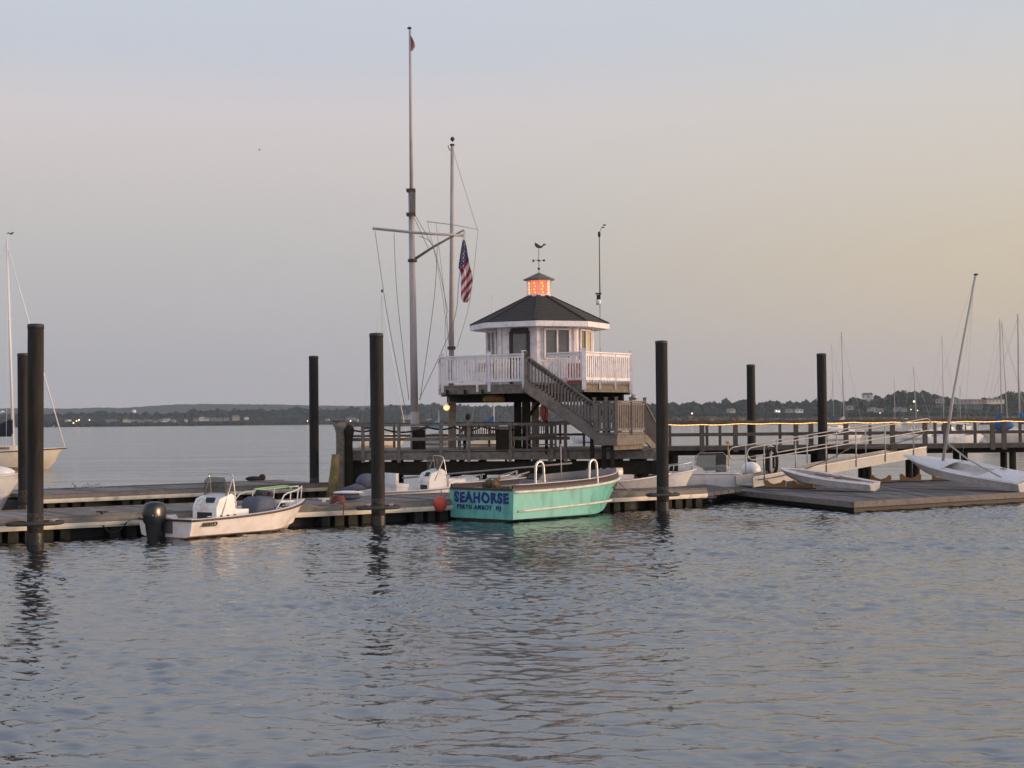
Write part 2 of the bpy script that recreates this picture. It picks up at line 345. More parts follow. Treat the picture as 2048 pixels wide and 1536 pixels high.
# big launching platform at the right
zt = .36
pl = [G(1426,976,zt), G(1705,1004,zt), G(2110,981,zt), G(2110,958,zt), G(1480,962,zt)]
pt = thing('launch_platform', 'broad low grey platform at right with two small boats lying on it', 'dock', (pl[0].x,pl[0].y,0))
MB().prism([(p.x,p.y) for p in pl], zt-.10, zt).build('deck', plat_m, pt, True)
e = MB()
for i in range(2):
    p, q = pl[i], pl[i+1]; dd = (q-p).normalized(); nrm = Vector((dd.y,-dd.x,0))
    e.beam(p+nrm*.03+Vector((0,0,-.09)), q+nrm*.03+Vector((0,0,-.09)), .06, .20)
e.build('fascia', woodg_m, pt, True)
MB().prism([(6.95,56.6),(8.9,60.0),(8.0,64.4),(4.9,60.4)], .34, .47).build('joining_ramp', plat_m, pt, True)
cc = sum(pl, Vector())/5
MB().prism([((p.x-cc.x)*.96+cc.x,(p.y-cc.y)*.96+cc.y) for p in pl], -.3, zt-.105).build('underframe', black_m, pt, True)
e = MB()
for i in range(1,6):
    a_ = pl[0].lerp(pl[4], i/6); b_ = pl[1].lerp(pl[2].lerp(pl[3],.3), i/6); e.beam(a_+Vector((0,0,.004)), b_+Vector((0,0,.004)), .04, .012)
e.build('seam', mat('seam_dark',(.06,.055,.055),.9), pt, True)
# ------------------------------------------------------------------ steel guide piles
def pile(label, px, top, Y, hoop=None, rad=.21, lean=0):
    b0 = XZ(px, Y, 0); tp = P(px, top, Y)
    t = thing('guide_pile', label, 'pile', (b0.x,b0.y,0), 0, 'dark guide piles holding the floating docks'); t.rotation_euler = (R(random.uniform(-.25,.25)), R(random.uniform(-.3,.3)), random.uniform(0,6))
    h = tp.z
    m = MB(); prof = []
    m.lathe([(rad*1.01,-1.5),(rad*1.01,.35),(rad,.4)]+[(rad*(1+.004*math.sin(i*2.1)),.4+(h-.43)*i/8) for i in range(1,9)]+[(rad*.97,h),], n=28)
    o = m.build('shaft', pile_m, t)
    c = MB().lathe([(rad*1.04,h-.10),(rad*1.04,h+.012),(rad*.8,h+.03)], n=28).build('cap', mat('pile_cap_plastic',(.035,.032,.03),.6,var=.3), t)
    MB().lathe([(rad*1.012,.40),(rad*1.03,.50),(rad*1.022,.72),(rad*1.003,.86)], n=28).build('barnacle_band', mat('barnacles',(.055,.05,.042),.9,var=.8,scale=16,bump=.02,bscale=26,spec=.2), t)
    MB().lathe([(rad*1.02,-.5),(rad*1.03,.12),(rad*1.015,.30),(rad*.99,.42)], n=28).build('weed_band', mat('wet_weed',(.02,.019,.014),.45,var=.6,scale=9,bump=.015,bscale=16), t)
    return t
pile('thick dark pile at far left, nearest and tallest in the picture', 70.5, 650, 41.2)
pile('dark pile half hidden behind the tallest left pile', 48, 708, 55.5, rad=.20)
pile('dark pile standing at the back dock left of the wooden pier', 629, 713, 65.5, rad=.20)
pile('dark pile in front of the wooden pier and left of the signal mast', 757, 668, 47.3)
pile('dark pile just right of the green boat bow', 1326, 683, 53.6)
pile('dark pile behind the walkway railing with string lights', 1504, 730, 77)
pile('dark pile behind the aluminium gangway', 1647, 708, 66.6, rad=.205)
def hoop(px, Y, z=.66, wd=1.25):
    c = XZ(px, Y, z); pts = []
    for i in range(24):
        a = 2*math.pi*i/24; pts.append((c.x+math.copysign(abs(math.cos(a))**.6,math.cos(a))*wd/2*.86+0, c.y+math.copysign(abs(math.sin(a))**.6,math.sin(a))*.42+math.cos(a)*.25, z))
    return pts
for px, Y, wd, lab in ((70.5,41.2,1.45,'dark rubber pile hoop at the tallest left pile'),(757,47.3,1.45,'dark rubber pile hoop left of the green boat'),(1326,53.6,1.3,'dark rubber pile hoop right of the green boat'),(629,65.5,1.3,'dark pile hoop on the back dock')):
    c = XZ(px,Y,.6); t = thing('pile_hoop', lab, 'pile hoop', (c.x,c.y,.6), 0, 'pile hoops')
    MB().tube(hoop(px,Y,.58,wd), .055, 8, closed=True).build('ring', mat('hoop_rubber',(.035,.033,.032),.7,var=.3), t, True)
    [MB().box((c.x+dx,c.y+.5,.60),(.10,.5,.10)).build('bracket', alu_m, t, True) for dx in (-.35,.35)]
# ------------------------------------------------------------------ wooden pier under the house
ZP = 2.10
pL = G(672,901,ZP); pR = G(1316,897,ZP)
def pxat(px, y_off=0):          # point on pier near edge for a picture column
    p = G(px, 901+(897-901)*(px-672)/(1316-672), ZP); return Vector((p.x, p.y+y_off, ZP))
pier = thing('wooden_pier', 'weathered wooden pier deck with rope and rail fence below the octagonal house', 'pier', (pL.x,pL.y,0))
back = 6.2
MB().prism([(pL.x,pL.y),(pR.x,pR.y),(pR.x,pR.y+back),(pL.x,pL.y+back)], ZP-.06, ZP).build('deck', wood_m, pier, True)
MB().beam(pL+Vector((0,.06,-.24)), pR+Vector((0,.06,-.24)), .09, .30).build('front_beam', wood_m, pier, True)
MB().beam(pL+Vector((0,back-.05,-.24)), pR+Vector((0,back-.05,-.24)), .09, .30).build('rear_beam', wood_m, pier, True)
MB().beam(pL+Vector((.05,.3,-.72)), pR+Vector((0,.3,-.72)), .25, .52).build('lower_shade_beam', woodd_m, pier, True)  # beam made deep and near-black to paint in the shade below the deck
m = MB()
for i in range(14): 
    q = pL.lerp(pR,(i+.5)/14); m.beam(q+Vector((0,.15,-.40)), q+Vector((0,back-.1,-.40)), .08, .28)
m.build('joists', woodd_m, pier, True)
for px in (690,778,868,960,1050,1128,1215,1290):
    for yo in (.35, back*.55, back-.5):
        q = pxat(px, yo); MB().lathe([(.17,-1),(.16,ZP-.5)], (q.x,q.y,0), 12).build('piling', woodd_m, pier, True)
for a_, b_ in ((700,790),(860,950),(1060,1130),(1225,1290)):
    q1 = pxat(a_,.5); q2 = pxat(b_,.5); MB().beam((q1.x,q1.y,.5),(q2.x,q2.y,1.5),.06,.16).build('cross_brace', woodd_m, pier, True)
RH = 1.02
rp = [676,726,798,882,938,1020,1103,1131]
for px in rp:
    q = pxat(px,-.02); MB().box((q.x,q.y,ZP-.48+(RH+.50)/2),(.13,.10,RH+.50)).build('railing_post', wood_m, pier, True)
q1 = pxat(668,-.02); q2 = pxat(1140,-.02)
MB().beam(q1+Vector((0,0,RH-.05)), q2+Vector((0,0,RH-.05)), .16, .10).build('top_rail', wood_m, pier, True)
MB().beam(q1+Vector((.15,.02,.42)), q2+Vector((0,.02,.42)), .05, .13).build('middle_rail', wood_m, pier, True)
# rear railing of the pier
for px in range(690,1320,48):
    q = pxat(px,back-.1); q = Vector((q.x*1.09,q.y,ZP)); MB().box((q.x,q.y,ZP+RH/2),(.10,.10,RH)).build('railing_post', rail_m, pier, True)
q1 = pxat(672,back-.1); q2 = pxat(1316,back-.1)
MB().beam(q1+Vector((-.6,0,RH)), q2+Vector((.6,0,RH)), .14, .06).build('rear_top_rail', rail_m, pier, True)
MB().beam(q1+Vector((-.6,0,.5)), q2+Vector((.6,0,.5)), .05, .10).build('rear_middle_rail', rail_m, pier, True)
# the big old end posts
for px,h,rd in ((684,3.2,.18),(700,3.05,.15)):
    q = pxat(px,-.35); t = thing('mooring_post', 'stout weathered timber post with pale flared top at the pier end' if px==684 else 'darker timber post beside the flared pier end post', 'post', (q.x,q.y,0))
    m = MB(); m.lathe([(rd,-1),(rd*.95,h-.5),(rd*1.25,h-.3),(rd*1.45,h-.16),(rd*1.2,h-.05),(rd*.4,h+.05)], n=14); m.build('shaft', woodd_m if px==700 else wood_m, t)
    if px==684: MB().ball((-.1,0,h+.08), .17, 8,(1.7,1,.5)).build('pale_crust', woodg_m, t)
q = G(662,985,.3); q = XZ(664,57.5,0)
t = thing('old_timber', 'old yellow green timber leaning against the pier end post', 'post', (q.x,57.5,0))
MB().tube([(0,0,-.6),(.05,.0,.9),(.14,.1,2.0)], .20, 9, r1=.15).build('shaft', mat('mossy_timber',(.16,.13,.05),.9,var=.5,scale=5,bump=.02,bscale=9), t)
MB().tube([(-.25,0,0),(.02,0,1.7)], .035, 6).build('stay', mat('mossy_timber'.strip(),(.1,.1,.1)), t)
# ropes between posts of the left pier
for a_,b_,s_ in ((690,752,.16),(752,850,.20),(850,905,.10),(905,960,.16),(960,1050,.16)):
    q1 = pxat(a_,.35)+Vector((0,0,.92)); q2 = pxat(b_,.35)+Vector((0,0,.86)); 
    o = MB().tube(sag(q1,q2,s_), .035, 7).build('hanging_rope', roped_m); tag(o, {690:'dark rope sagging from the flared pier end post',752:'dark rope sagging across behind the dark pile to the mast foot',850:'dark rope hanging right of the signal mast foot',905:'dark rope hanging by the seated person',960:'dark rope hanging behind the slatted bench'}[a_], 'rope', 'ropes looped along the pier')
# ------------------------------------------------------------------ right walkway
ZW = 2.0; YW = 68.0
wx0 = XZ(1296,YW,ZW).x; wx1 = XZ(2130,YW,ZW).x
wk = thing('walkway_pier', 'long narrow wooden walkway with brown railings reaching right edge of the picture', 'pier', (wx0,YW,0))
MB().box(((wx0+wx1)/2,YW+.9,ZW-.04),(wx1-wx0,1.9,.08)).build('deck', rail_m, wk, True)
MB().box(((wx0+wx1)/2,YW,ZW-.13),(wx1-wx0,.12,.12)).build('edge_board', rail_m, wk, True)
MB().box(((wx0+wx1)/2,YW+.35,ZW-.30),(wx1-wx0,.18,.22)).build('front_beam', woodd_m, wk, True)
MB().box(((wx0+wx1)/2,YW+1.5,ZW-.30),(wx1-wx0,.18,.22)).build('rear_beam', woodd_m, wk, True)
for px in (1404,1471,1592,1622,1692,1785,1850,1891,1985,2008,2060):
    q = XZ(px,YW,ZW); MB().box((q.x,YW-.02,ZW+.40),(.20,.12,1.34)).build('railing_post', rail_m, wk, True)
for px in (1340,1414,1440,1560,1640,1740,1870,1950,2040):
    q = XZ(px,YW+1.85,ZW); MB().box((q.x,YW+1.82,ZW+.5),(.12,.10,1.1)).build('railing_post', rail_m, wk, True)
for yo,z in ((-.02,1.06),(1.82,1.06)): MB().box(((wx0+wx1)/2,YW+yo,ZW+z),(wx1-wx0,.20,.10)).build('top_rail', rail_m, wk, True)
MB().box(((wx0+wx1)/2,YW-.0,ZW+.98),(wx1-wx0,.045,.08)).build('under_rail', rail_m, wk, True)
for yo in (.05,1.76): MB().box(((wx0+wx1)/2,YW+yo,ZW+.50),(wx1-wx0,.05,.13)).build('middle_rail', rail_m, wk, True)
for i in range(9):
    x = wx0+1.2+i*(wx1-wx0)/8.6
    for yo in (.3,1.55): MB().lathe([(.17,-1),(.155,ZW-.38)],(x,YW+yo,0),10).build('piling', woodd_m, wk, True)
t = thing('string_lights','glowing warm string light strung under the walkway top rail','string lights',(wx0,YW-.14,ZW+.95))
pts=[]; 
for i in range(41):
    x = wx0+.6+(wx1-wx0-.6)*i/40; pts.append((x,YW-.15,ZW+.99-.035*abs(math.sin(i*.83))-.03*(i<9)*math.sin(i*.39)))
MB().tube(pts,.013,6).build('light_rope', string_m, t, True)
m = MB()
for i in range(90):
    k=i/90*40; j=int(k); p=Vector(pts[j]).lerp(Vector(pts[min(j+1,40)]),k-j); m.ball(p,.015,6)
tag(m.build('bulb', lampw_m, t, True), kind='stuff')
# ------------------------------------------------------------------ aluminium gangway
gA = Vector((XZ(1506,63,0).x,63.0,.42)); gB = Vector((XZ(1846,68.2,0).x,67.6,1.52))
gd = (gB-gA); gl = Vector((gd.x,gd.y,0)).length; rz = math.atan2(gd.y,gd.x); tilt = math.atan2(gd.z,gl)
gw = thing('gangway','sloping aluminium gangway with tube handrails from platform up to the walkway','gangway',gA,rz)
def gp(s,y,z): return Vector((gl*s, y, gd.z*s+z))
W = 1.15
for y in (0,W): MB().beam(gp(0,y,.15),gp(1,y,.15),.07,.38).build('side_girder', aluw_m, gw)
MB().beam(gp(0,W/2,.02),gp(1,W/2,.02),W-.08,.05).build('tread_plate', alu_m, gw)
for y in (0,W):
    m = MB().beam(gp(0,y,.37),gp(1,y,.37),.10,.045); m.build('girder_cap', alu_m, gw)
    for i in range(6):
        s_ = .06+i*.172; MB().tube([gp(s_,y-.04 if y==0 else y+.04,.05),gp(s_,y-.04 if y==0 else y+.04,1.60)],.028,8).build('railing_post', alu_m, gw)
    yy = y-.04 if y==0 else y+.04
    for z0,z1 in ((1.60,1.08),):
        n=8; loopL=[gp(0,yy,0)+Vector((-.26*math.cos(t_)*1 - .05,0,(z0+z1)/2+(z0-z1)/2*math.sin(t_))) for t_ in [math.pi/2-math.pi*i/n for i in range(n+1)]]
        loopL=[gp(0,yy,0)+Vector((-.3*math.sin(math.pi*i/n),0,(z0+z1)/2+(z0-z1)/2*math.cos(math.pi*i/n))) for i in range(n+1)]
        loopR=[gp(1,yy,0)+Vector((.3*math.sin(math.pi*i/n),0,(z0+z1)/2-(z0-z1)/2*math.cos(math.pi*i/n))) for i in range(n+1)]
        MB().tube(loopL+loopR,.026,8,closed=True).build('handrail', alu_m, gw)
o = MB().tube(sag(gp(.02,-.1,.25),gp(.55,-.1,.95),.25)+sag(gp(.55,-.1,.95),gp(.98,-.1,1.0),.22),.022,6).build('power_cable', mat('grey_cable',(.09,.085,.08),.7), gw)
# ------------------------------------------------------------------ lookout house on stilts
ZU = 4.62
hc = XZ(1080, 62.2, ZU); HX, HY = hc.x, 62.2
house = thing('lookout_house','small white octagonal house on stilts with dark roof and glowing cupola','house',(HX,HY,0))
def ang(a): return Vector((math.sin(R(a)), -math.cos(R(a)), 0))       # 0 = toward the camera, + = to the right
def octo(rad, z, a0=-4): return [Vector((0,0,z))+ang(a0+45*k)*rad for k in range(8)]
RW, RE = 2.17, 2.83; ZE = 6.98; ZR = 8.22
# wall panels
o8 = octo(RW,ZU); top = 6.92
def facept(k, u, z, out=0):
    a = o8[k]; b_ = o8[(k+1)%8]; n = ang(-4+45*k+22.5); p = a.lerp(b_,u)+n*out; return Vector((p.x,p.y,z))
m = MB().prism([(p.x,p.y) for p in octo(RW-.03,0)], ZU, top); m.build('wall', whitew_m, house)
for k in range(8):            # corner boards and battens
    m = MB(); 
    for u in (.0,1.0): m.beam(facept(k,abs(u-.035),ZU+.0,.005), facept(k,abs(u-.035),top,.005), .12,.03, up=ang(-4+45*k+22.5))
    for u in (.2,.4,.6,.8): m.beam(facept(k,u,ZU+.02,-.002), facept(k,u,ZU+.85,-.002), .045,.02, up=ang(-4+45*k+22.5))
    m.beam(facept(k,0,ZU+.92,0),facept(k,1,ZU+.92,0),.03,.07)
    m.build('trim_boards', whitew_m, house)
def window(k,u0,u1,z0,z1,curt=None):
    n = ang(-4+45*k+22.5); fr = MB(); w_=.07
    fr.beam(facept(k,u0,z0,.03),facept(k,u1,z0,.03),.06,w_); fr.beam(facept(k,u0,z1,.03),facept(k,u1,z1,.03),.06,w_)
    for u in (u0,(u0+u1)/2,u1): fr.beam(facept(k,u,z0,.03),facept(k,u,z1,.03),w_*.9,.06,up=n)
    f = fr.build('window', whitew_m, house)
    for i,(a,b_) in enumerate(((u0,(u0+u1)/2),((u0+u1)/2,u1))):
        MB().plate([facept(k,a+.015,z0,.0),facept(k,b_-.015,z0,.0),facept(k,b_-.015,z1,.0),facept(k,a+.015,z1,.0)], n*.012).build('pane', cane_m if curt==i else glass_m, f)
window(0,.20,.82,5.62,6.78)
window(1,.20,.82,5.62,6.78,curt=1)
window(6,.2,.8,5.62,6.78); window(2,.2,.8,5.62,6.78); window(4,.2,.8,5.62,6.78)
# door in face 7 (left front)
n = ang(-4-22.5); d0,d1 = .33,.78
fr = MB()
for u in (d0,d1): fr.beam(facept(7,u,ZU,.03),facept(7,u,6.72,.03),.12,.07,up=n)
fr.beam(facept(7,d0,6.72,.03),facept(7,d1,6.72,.03),.07,.22); fr.beam(facept(7,d0,5.62,.03),facept(7,d1,5.62,.03),.06,.07)
dr = fr.build('door', door_m, house)
MB().plate([facept(7,d0,5.62,.005),facept(7,d1,5.62,.005),facept(7,d1,6.72,.005),facept(7,d0,6.72,.005)], n*.012).build('pane', glass_m, dr)
MB().plate([facept(7,d0,ZU,.005),facept(7,d1,ZU,.005),facept(7,d1,5.62,.005),facept(7,d0,5.62,.005)], n*.014).build('panel', mat('door_lower_pale',(.35,.38,.38),.4), dr)
MB().ball(facept(7,d0+.08,5.55,.09),.045,8).build('handle', steel_m, dr)
# roof
e8 = octo(RE,ZE+.10); t8 = octo(.47,ZR); sof = octo(RE-.05,ZE-.10)
m = MB(); 
for k in range(8):
    j=(k+1)%8; rows=[]
    N_=11
    for i in range(N_):
        s0=i/N_; s1=(i+1)/N_
        lo=[e8[k].lerp(t8[k],s0)+Vector((0,0,.018)),e8[j].lerp(t8[j],s0)+Vector((0,0,.018))]; hi=[e8[k].lerp(t8[k],s1),e8[j].lerp(t8[j],s1)]
        m.add([lo[0],lo[1],hi[1],hi[0]],[(0,1,2,3)])
        m.add([lo[0]-Vector((0,0,.03)),lo[1]-Vector((0,0,.03)),lo[1],lo[0]],[(0,1,2,3)])
rf = m.build('roof', shingle_m, house)
m = MB()
for k in range(8): m.beam(e8[k]+Vector((0,0,.02)), t8[k]+Vector((0,0,.02)), .16,.035)
m.build('hip_cap', shingle_m, rf)
m = MB()
f8 = octo(RE+.0,0); g8 = octo(RE-.08,0)
m.add([Vector((p.x,p.y,z)) for p,z in [(q,ZE-.12) for q in f8]+[(q,ZE+.095) for q in f8]], [(k,(k+1)%8,8+(k+1)%8,8+k) for k in range(8)])
m.add([Vector((p.x,p.y,ZE-.121)) for p in f8]+[Vector((p.x,p.y,ZE-.121)) for p in octo(RW-.1,0)], [(k,(k+1)%8,8+(k+1)%8,8+k) for k in range(8)])
m.build('fascia', whitew_m, rf)
# cupola
c8 = octo(.47,0); cz0,cz1 = ZR-.03,8.92
cup = MB().prism([(p.x*1.08,p.y*1.08) for p in c8], cz0, cz0+.09)
for p in c8: cup.box((p.x,p.y,(cz0+cz1)/2),(.05,.05,cz1-cz0))
cup.prism([(p.x*1.06,p.y*1.06) for p in c8], cz1-.08, cz1)
cu = cup.build('cupola', whitew_m, house)
cg = mat('cupola_glow',(.5,.12,.06),.5,emit=(1,.19,.08),estr=.95,var=.3,scale=5); cgp = mat('cupola_pale_glow',(.6,.35,.25),.5,emit=(1,.36,.18),estr=.75,var=.1); cg2 = mat('cupola_bulbs',(1,.7,.3),.5,emit=(1,.55,.16),estr=2.4)
for k in range(8):
    a0=c8[k]*.93; b0=c8[(k+1)%8]*.93; a=a0.lerp(b0,.06); b_=a0.lerp(b0,.94)
    MB().plate([a+Vector((0,0,cz0+.09)),b_+Vector((0,0,cz0+.09)),b_+Vector((0,0,cz1-.08)),a+Vector((0,0,cz1-.08))], -ang(-4+45*k+22.5)*.01).build('lit_pane', cg if k in (7,0,4) else cgp, cu)
    mm=MB(); mid=a.lerp(b_,.5)+ang(-4+45*k+22.5)*.01
    for i in range(4):
        q = mid+(b_-a).normalized()*(.02*(-1)**i); mm.ball((q.x,q.y,cz0+.17+i*.125),.024,6)
    mm.build('bulb', cg2, cu)
r8 = octo(.64,cz1); ap = Vector((0,0,9.20)); m = MB()
m.add(r8+[Vector((0,0,9.2))], [(k,(k+1)%8,8) for k in range(8)]); m.add([p-Vector((0,0,.045)) for p in r8]+r8,[(k,(k+1)%8,8+(k+1)%8,8+k) for k in range(8)]+[tuple(range(8))])
m.build('cupola_roof', mat('cupola_roof_copper',(.13,.105,.09),.6,var=.25), cu)
# weathervane with whale
wv = thing('weathervane','bronze whale weathervane with crossed arms on top of the cupola','weathervane',(HX,HY,9.18))
MB().tube([(0,0,0),(0,0,.98)],.012,6).build('rod', bronze_m, wv)
MB().ball((0,0,.17),.055,10).build('ball', bronze_m, wv); MB().ball((0,0,.50),.045,8).build('hub', bronze_m, wv)
m = MB().tube([(-.20,.05,.50),(.22,-.05,.50)],.010,6).tube([(-.05,-.2,.50),(.05,.2,.50)],.010,6)
m.box((-.22,.05,.50),(.07,.012,.10)).box((.21,-.05,.50),(.085,.012,.085)).box((-.05,-.2,.50),(.012,.07,.09)).box((.05,.2,.5),(.012,.07,.09)); m.build('compass_arms', bronze_m, wv)
wh = [(-.12,1.16),(-.11,1.05),(-.05,1.0),(.02,.985),(.08,.99),(.12,1.02),(.16,1.07),(.20,1.075),(.23,1.09),(.20,1.11),(.17,1.115),(.17,1.14),(.145,1.115),(.10,1.06),(.05,1.055),(0,1.09),(-.04,1.125),(-.08,1.14)]
MB().plate([(x*1.35,-.025,1.0+(z-.985)*1.35) for x,z in wh],(0,.05,0)).build('whale', bronze_m, wv)
# upper deck -------------------------------------------------------
def D_(px,Y): p = XZ(px,Y,ZU); return Vector((p.x-HX,p.y-HY,0))
vd = [D_(885,61.2),D_(978,60.0),D_(1048,59.0),D_(1096,58.9),D_(1168,57.75),D_(1261,60.1),D_(1262,65.4),D_(1090,67.0),D_(880,66)]
MB().prism([(p.x,p.y) for p in vd], ZU-.07, ZU).build('balcony_deck', wood_m, house)
m = MB()
n_ = len(vd); cen = sum(vd,Vector())/n_
for i in range(n_):
    a=vd[i]; b_=vd[(i+1)%n_]; aa=a.lerp(cen,.02); bb=b_.lerp(cen,.02); m.beam(aa+Vector((0,0,ZU-.22)), bb+Vector((0,0,ZU-.22)), .08,.28)
m.build('rim_beam', wood_m, house)
for i,(a,b_) in enumerate(((vd[0],vd[5]),(vd[8],vd[6]),)):
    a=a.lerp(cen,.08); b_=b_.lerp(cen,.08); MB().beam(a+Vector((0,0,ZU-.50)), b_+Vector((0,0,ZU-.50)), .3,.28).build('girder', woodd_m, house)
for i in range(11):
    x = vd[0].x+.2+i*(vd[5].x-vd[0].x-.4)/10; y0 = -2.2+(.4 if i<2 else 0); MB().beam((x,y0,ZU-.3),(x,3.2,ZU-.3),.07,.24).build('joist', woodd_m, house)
wallpost = MB
def railsec(a,b_,z=ZU,H=1.14,mt=whitew_m,nm='railing',sp=.13,bw=.05,low=.14,parent=None,z2=None,hb=.05,origin=house):
    a=Vector((a.x,a.y,z)); b_=Vector((b_.x,b_.y,z if z2 is None else z2)); Ln=(b_-a).length; m=MB()
    m.beam(a+Vector((0,0,H)),b_+Vector((0,0,H)),.14,.05); m.beam(a+Vector((0,0,H-.09)),b_+Vector((0,0,H-.09)),.05,.10); m.beam(a+Vector((0,0,low)),b_+Vector((0,0,low)),.05,.10)
    n=max(2,int(Ln/sp)); dxy=Vector((b_.x-a.x,b_.y-a.y,0)).normalized(); nrm=Vector((dxy.y,-dxy.x,0))
    for i in range(1,n):
        p=a.lerp(b_,i/n); m.beam(p+Vector((0,0,low)),p+Vector((0,0,H-.08)),bw,.035,up=nrm)
    return m.build(nm, mt, parent or house)
def rpost(p,z0,z1,w_=.13,mt=whitew_m,parent=None):
    return MB().box((p.x,p.y,(z0+z1)/2),(w_,w_,z1-z0)).box((p.x,p.y,z1+.02),(w_+.04,w_+.04,.04)).build('railing_post', mt, parent or house)
for i,j in ((0,1),(1,2),(3,4),(4,5),(5,6),(6,7),(7,8),(8,0)):
    rs = railsec(vd[i],vd[j],bw=(.075 if (i,j)==(0,1) else .055))
for i in range(9):
    if i==3: continue
    rpost(vd[i],ZU-.28,ZU+1.24,.16 if i in (4,2) else .12)
for s_ in (1/3,2/3):
    rpost(vd[4].lerp(vd[5],s_),ZU-.26,ZU+1.14,.07)
rpost(vd[0].lerp(vd[1],.75),ZU-.28,ZU+1.12,.09)
# stilts
def stilt(px,Y,w_=.30,mt=wood_m,z0=-1):
    p=D_(px,Y); MB().box((p.x,p.y,(z0+ZU-.62)/2),(w_,w_,ZU-.62-z0)).build('stilt', mt, house)
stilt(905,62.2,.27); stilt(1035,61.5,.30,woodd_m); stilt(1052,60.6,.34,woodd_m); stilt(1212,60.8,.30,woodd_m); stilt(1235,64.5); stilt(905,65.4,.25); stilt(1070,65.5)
for px,Y,s_ in ((1212,60.8,-1),(1212,60.8,1),(1052,60.6,1)):
    p=D_(px,Y); MB().beam((p.x,p.y,ZU-1.35),(p.x+s_*.6,p.y,ZU-.62),.14,.14).build('brace', woodd_m, house)
# amber rusty fitting under the deck
p = D_(987,60.6); MB().lathe([(.42,0),(.45,.10),(.40,.30)],(p.x,p.y,ZU-.68),12).build('rusty_drum', mat('rusty_yellow',(.16,.10,.02),.8,var=.5,scale=8), house)
# ------------------------------------------------------------------ stairs and landing
ZL = 2.72
sN = 57.0; sF = 58.0                        # near and far side of the flight
xt = XZ(1052,sN,ZU).x-HX; xb = XZ(1196,sN,ZL).x-HX
def st(s_,Y,z): return Vector((xt+(xb-xt)*s_, Y-HY, ZU+(ZL-ZU)*s_+z))
# top step platform joins the deck
MB().prism([(xt-.05,sN-HY),(xt+.75,sN-HY),(vd[3].x,vd[3].y),(vd[2].x,vd[2].y)], ZU-.09, ZU-.01).build('stair_head', wood_m, house)
stair = MB()
for Y in (sN,sF): stair.beam(st(-.02,Y,-.16),st(1.02,Y,-.16),.06,.36)
stair.build('stair_stringer', woodg_m, house)
m = MB()
for i in range(10): p=st((i+.5)/10,(sN+sF)/2,-.05); m.box((p.x,p.y,p.z),(.30,sF-sN-.06,.04))
m.build('stair_tread', woodg_m, house)
for Y in (sN,sF):
    m=MB(); m.beam(st(0,Y,1.0),st(1,Y,1.0),.12,.06); m.beam(st(0,Y,.90),st(1,Y,.90),.04,.10); m.beam(st(0,Y,.10),st(1,Y,.10),.04,.09)
    for i in range(1,22): m.beam(st(i/22,Y,.10),st(i/22,Y,.92),.05,.04,up=(0,1,0))
    m.build('stair_railing', woodg_m, house)
    for s_ in (0,1): p=st(s_,Y,0); rpost(p,p.z-.3,p.z+1.12,.12,woodg_m)
# landing
lA = Vector((xb-.1,sN-HY,0)); 
def Dl(px,Y): p = XZ(px,Y,ZL); return Vector((p.x-HX,p.y-HY,0))
lc = [Vector((xb-.15,sN-HY,0)), Dl(1233,56.5), Dl(1290,58.6), Dl(1288,60.4), Vector((xb-.1,sF+.4-HY,0))]
MB().prism([(p.x,p.y) for p in lc], ZL-.07, ZL).build('landing_deck', woodg_m, house)
m=MB()
for a,b_ in ((lc[0],lc[1]),(lc[1],lc[2]),(lc[2],lc[3])): m.beam(a+Vector((0,0,ZL-.27)),b_+Vector((0,0,ZL-.27)),.06,.38)
m.build('landing_skirt', woodg_m, house)
a,b_ = lc[1].lerp(lc[0],.05),lc[2]; MB().beam(a.lerp(cen,.02)+Vector((0,0,ZL-.55)),b_.lerp(cen,.02)+Vector((0,0,ZL-.55)),.05,.17).build('landing_lower_board', wood_m, house)
for a,b_,sp,bw in ((lc[0],lc[1],.13,.085),(lc[1],lc[2],.15,.085),(lc[2],lc[3],.13,.06)):
    railsec(a,b_,z=ZL,H=1.16,mt=woodg_m,sp=sp,bw=bw,nm='landing_railing',low=.12)
for p in (lc[0].lerp(lc[1],.03),lc[0].lerp(lc[1],.55),lc[1],lc[1].lerp(lc[2],.5),lc[2]): rpost(p,ZL-.1,ZL+1.28,.11,woodg_m)
for p in (lc[0].lerp(cen,.03),lc[1].lerp(cen,.05),lc[2].lerp(cen,.05),lc[1].lerp(lc[0],.4).lerp(cen,.05)):
    MB().box((p.x,p.y,.85),(.16,.16,3.6)).build('landing_post', woodd_m, house)
# lower flight to the pier, away to the right
s0 = lc[2]; s1 = lc[2]+Vector((.55,1.9,0))
m=MB(); m.beam(Vector((s0.x,s0.y,ZL-.2)),Vector((s1.x,s1.y,ZP-.05)),.06,.3); m.beam(Vector((s0.x,s0.y,ZL+1.1)),Vector((s1.x,s1.y,ZP+1.0)),.10,.06)
for i in range(1,9): p=s0.lerp(s1,i/9); z=ZL+(ZP-ZL)*i/9; m.box((p.x,p.y,z+.5),(.05,.05,1.1))
m.build('lower_stair', woodg_m, house); rpost(s1,ZP-.9,ZP+1.15,.12,woodg_m)
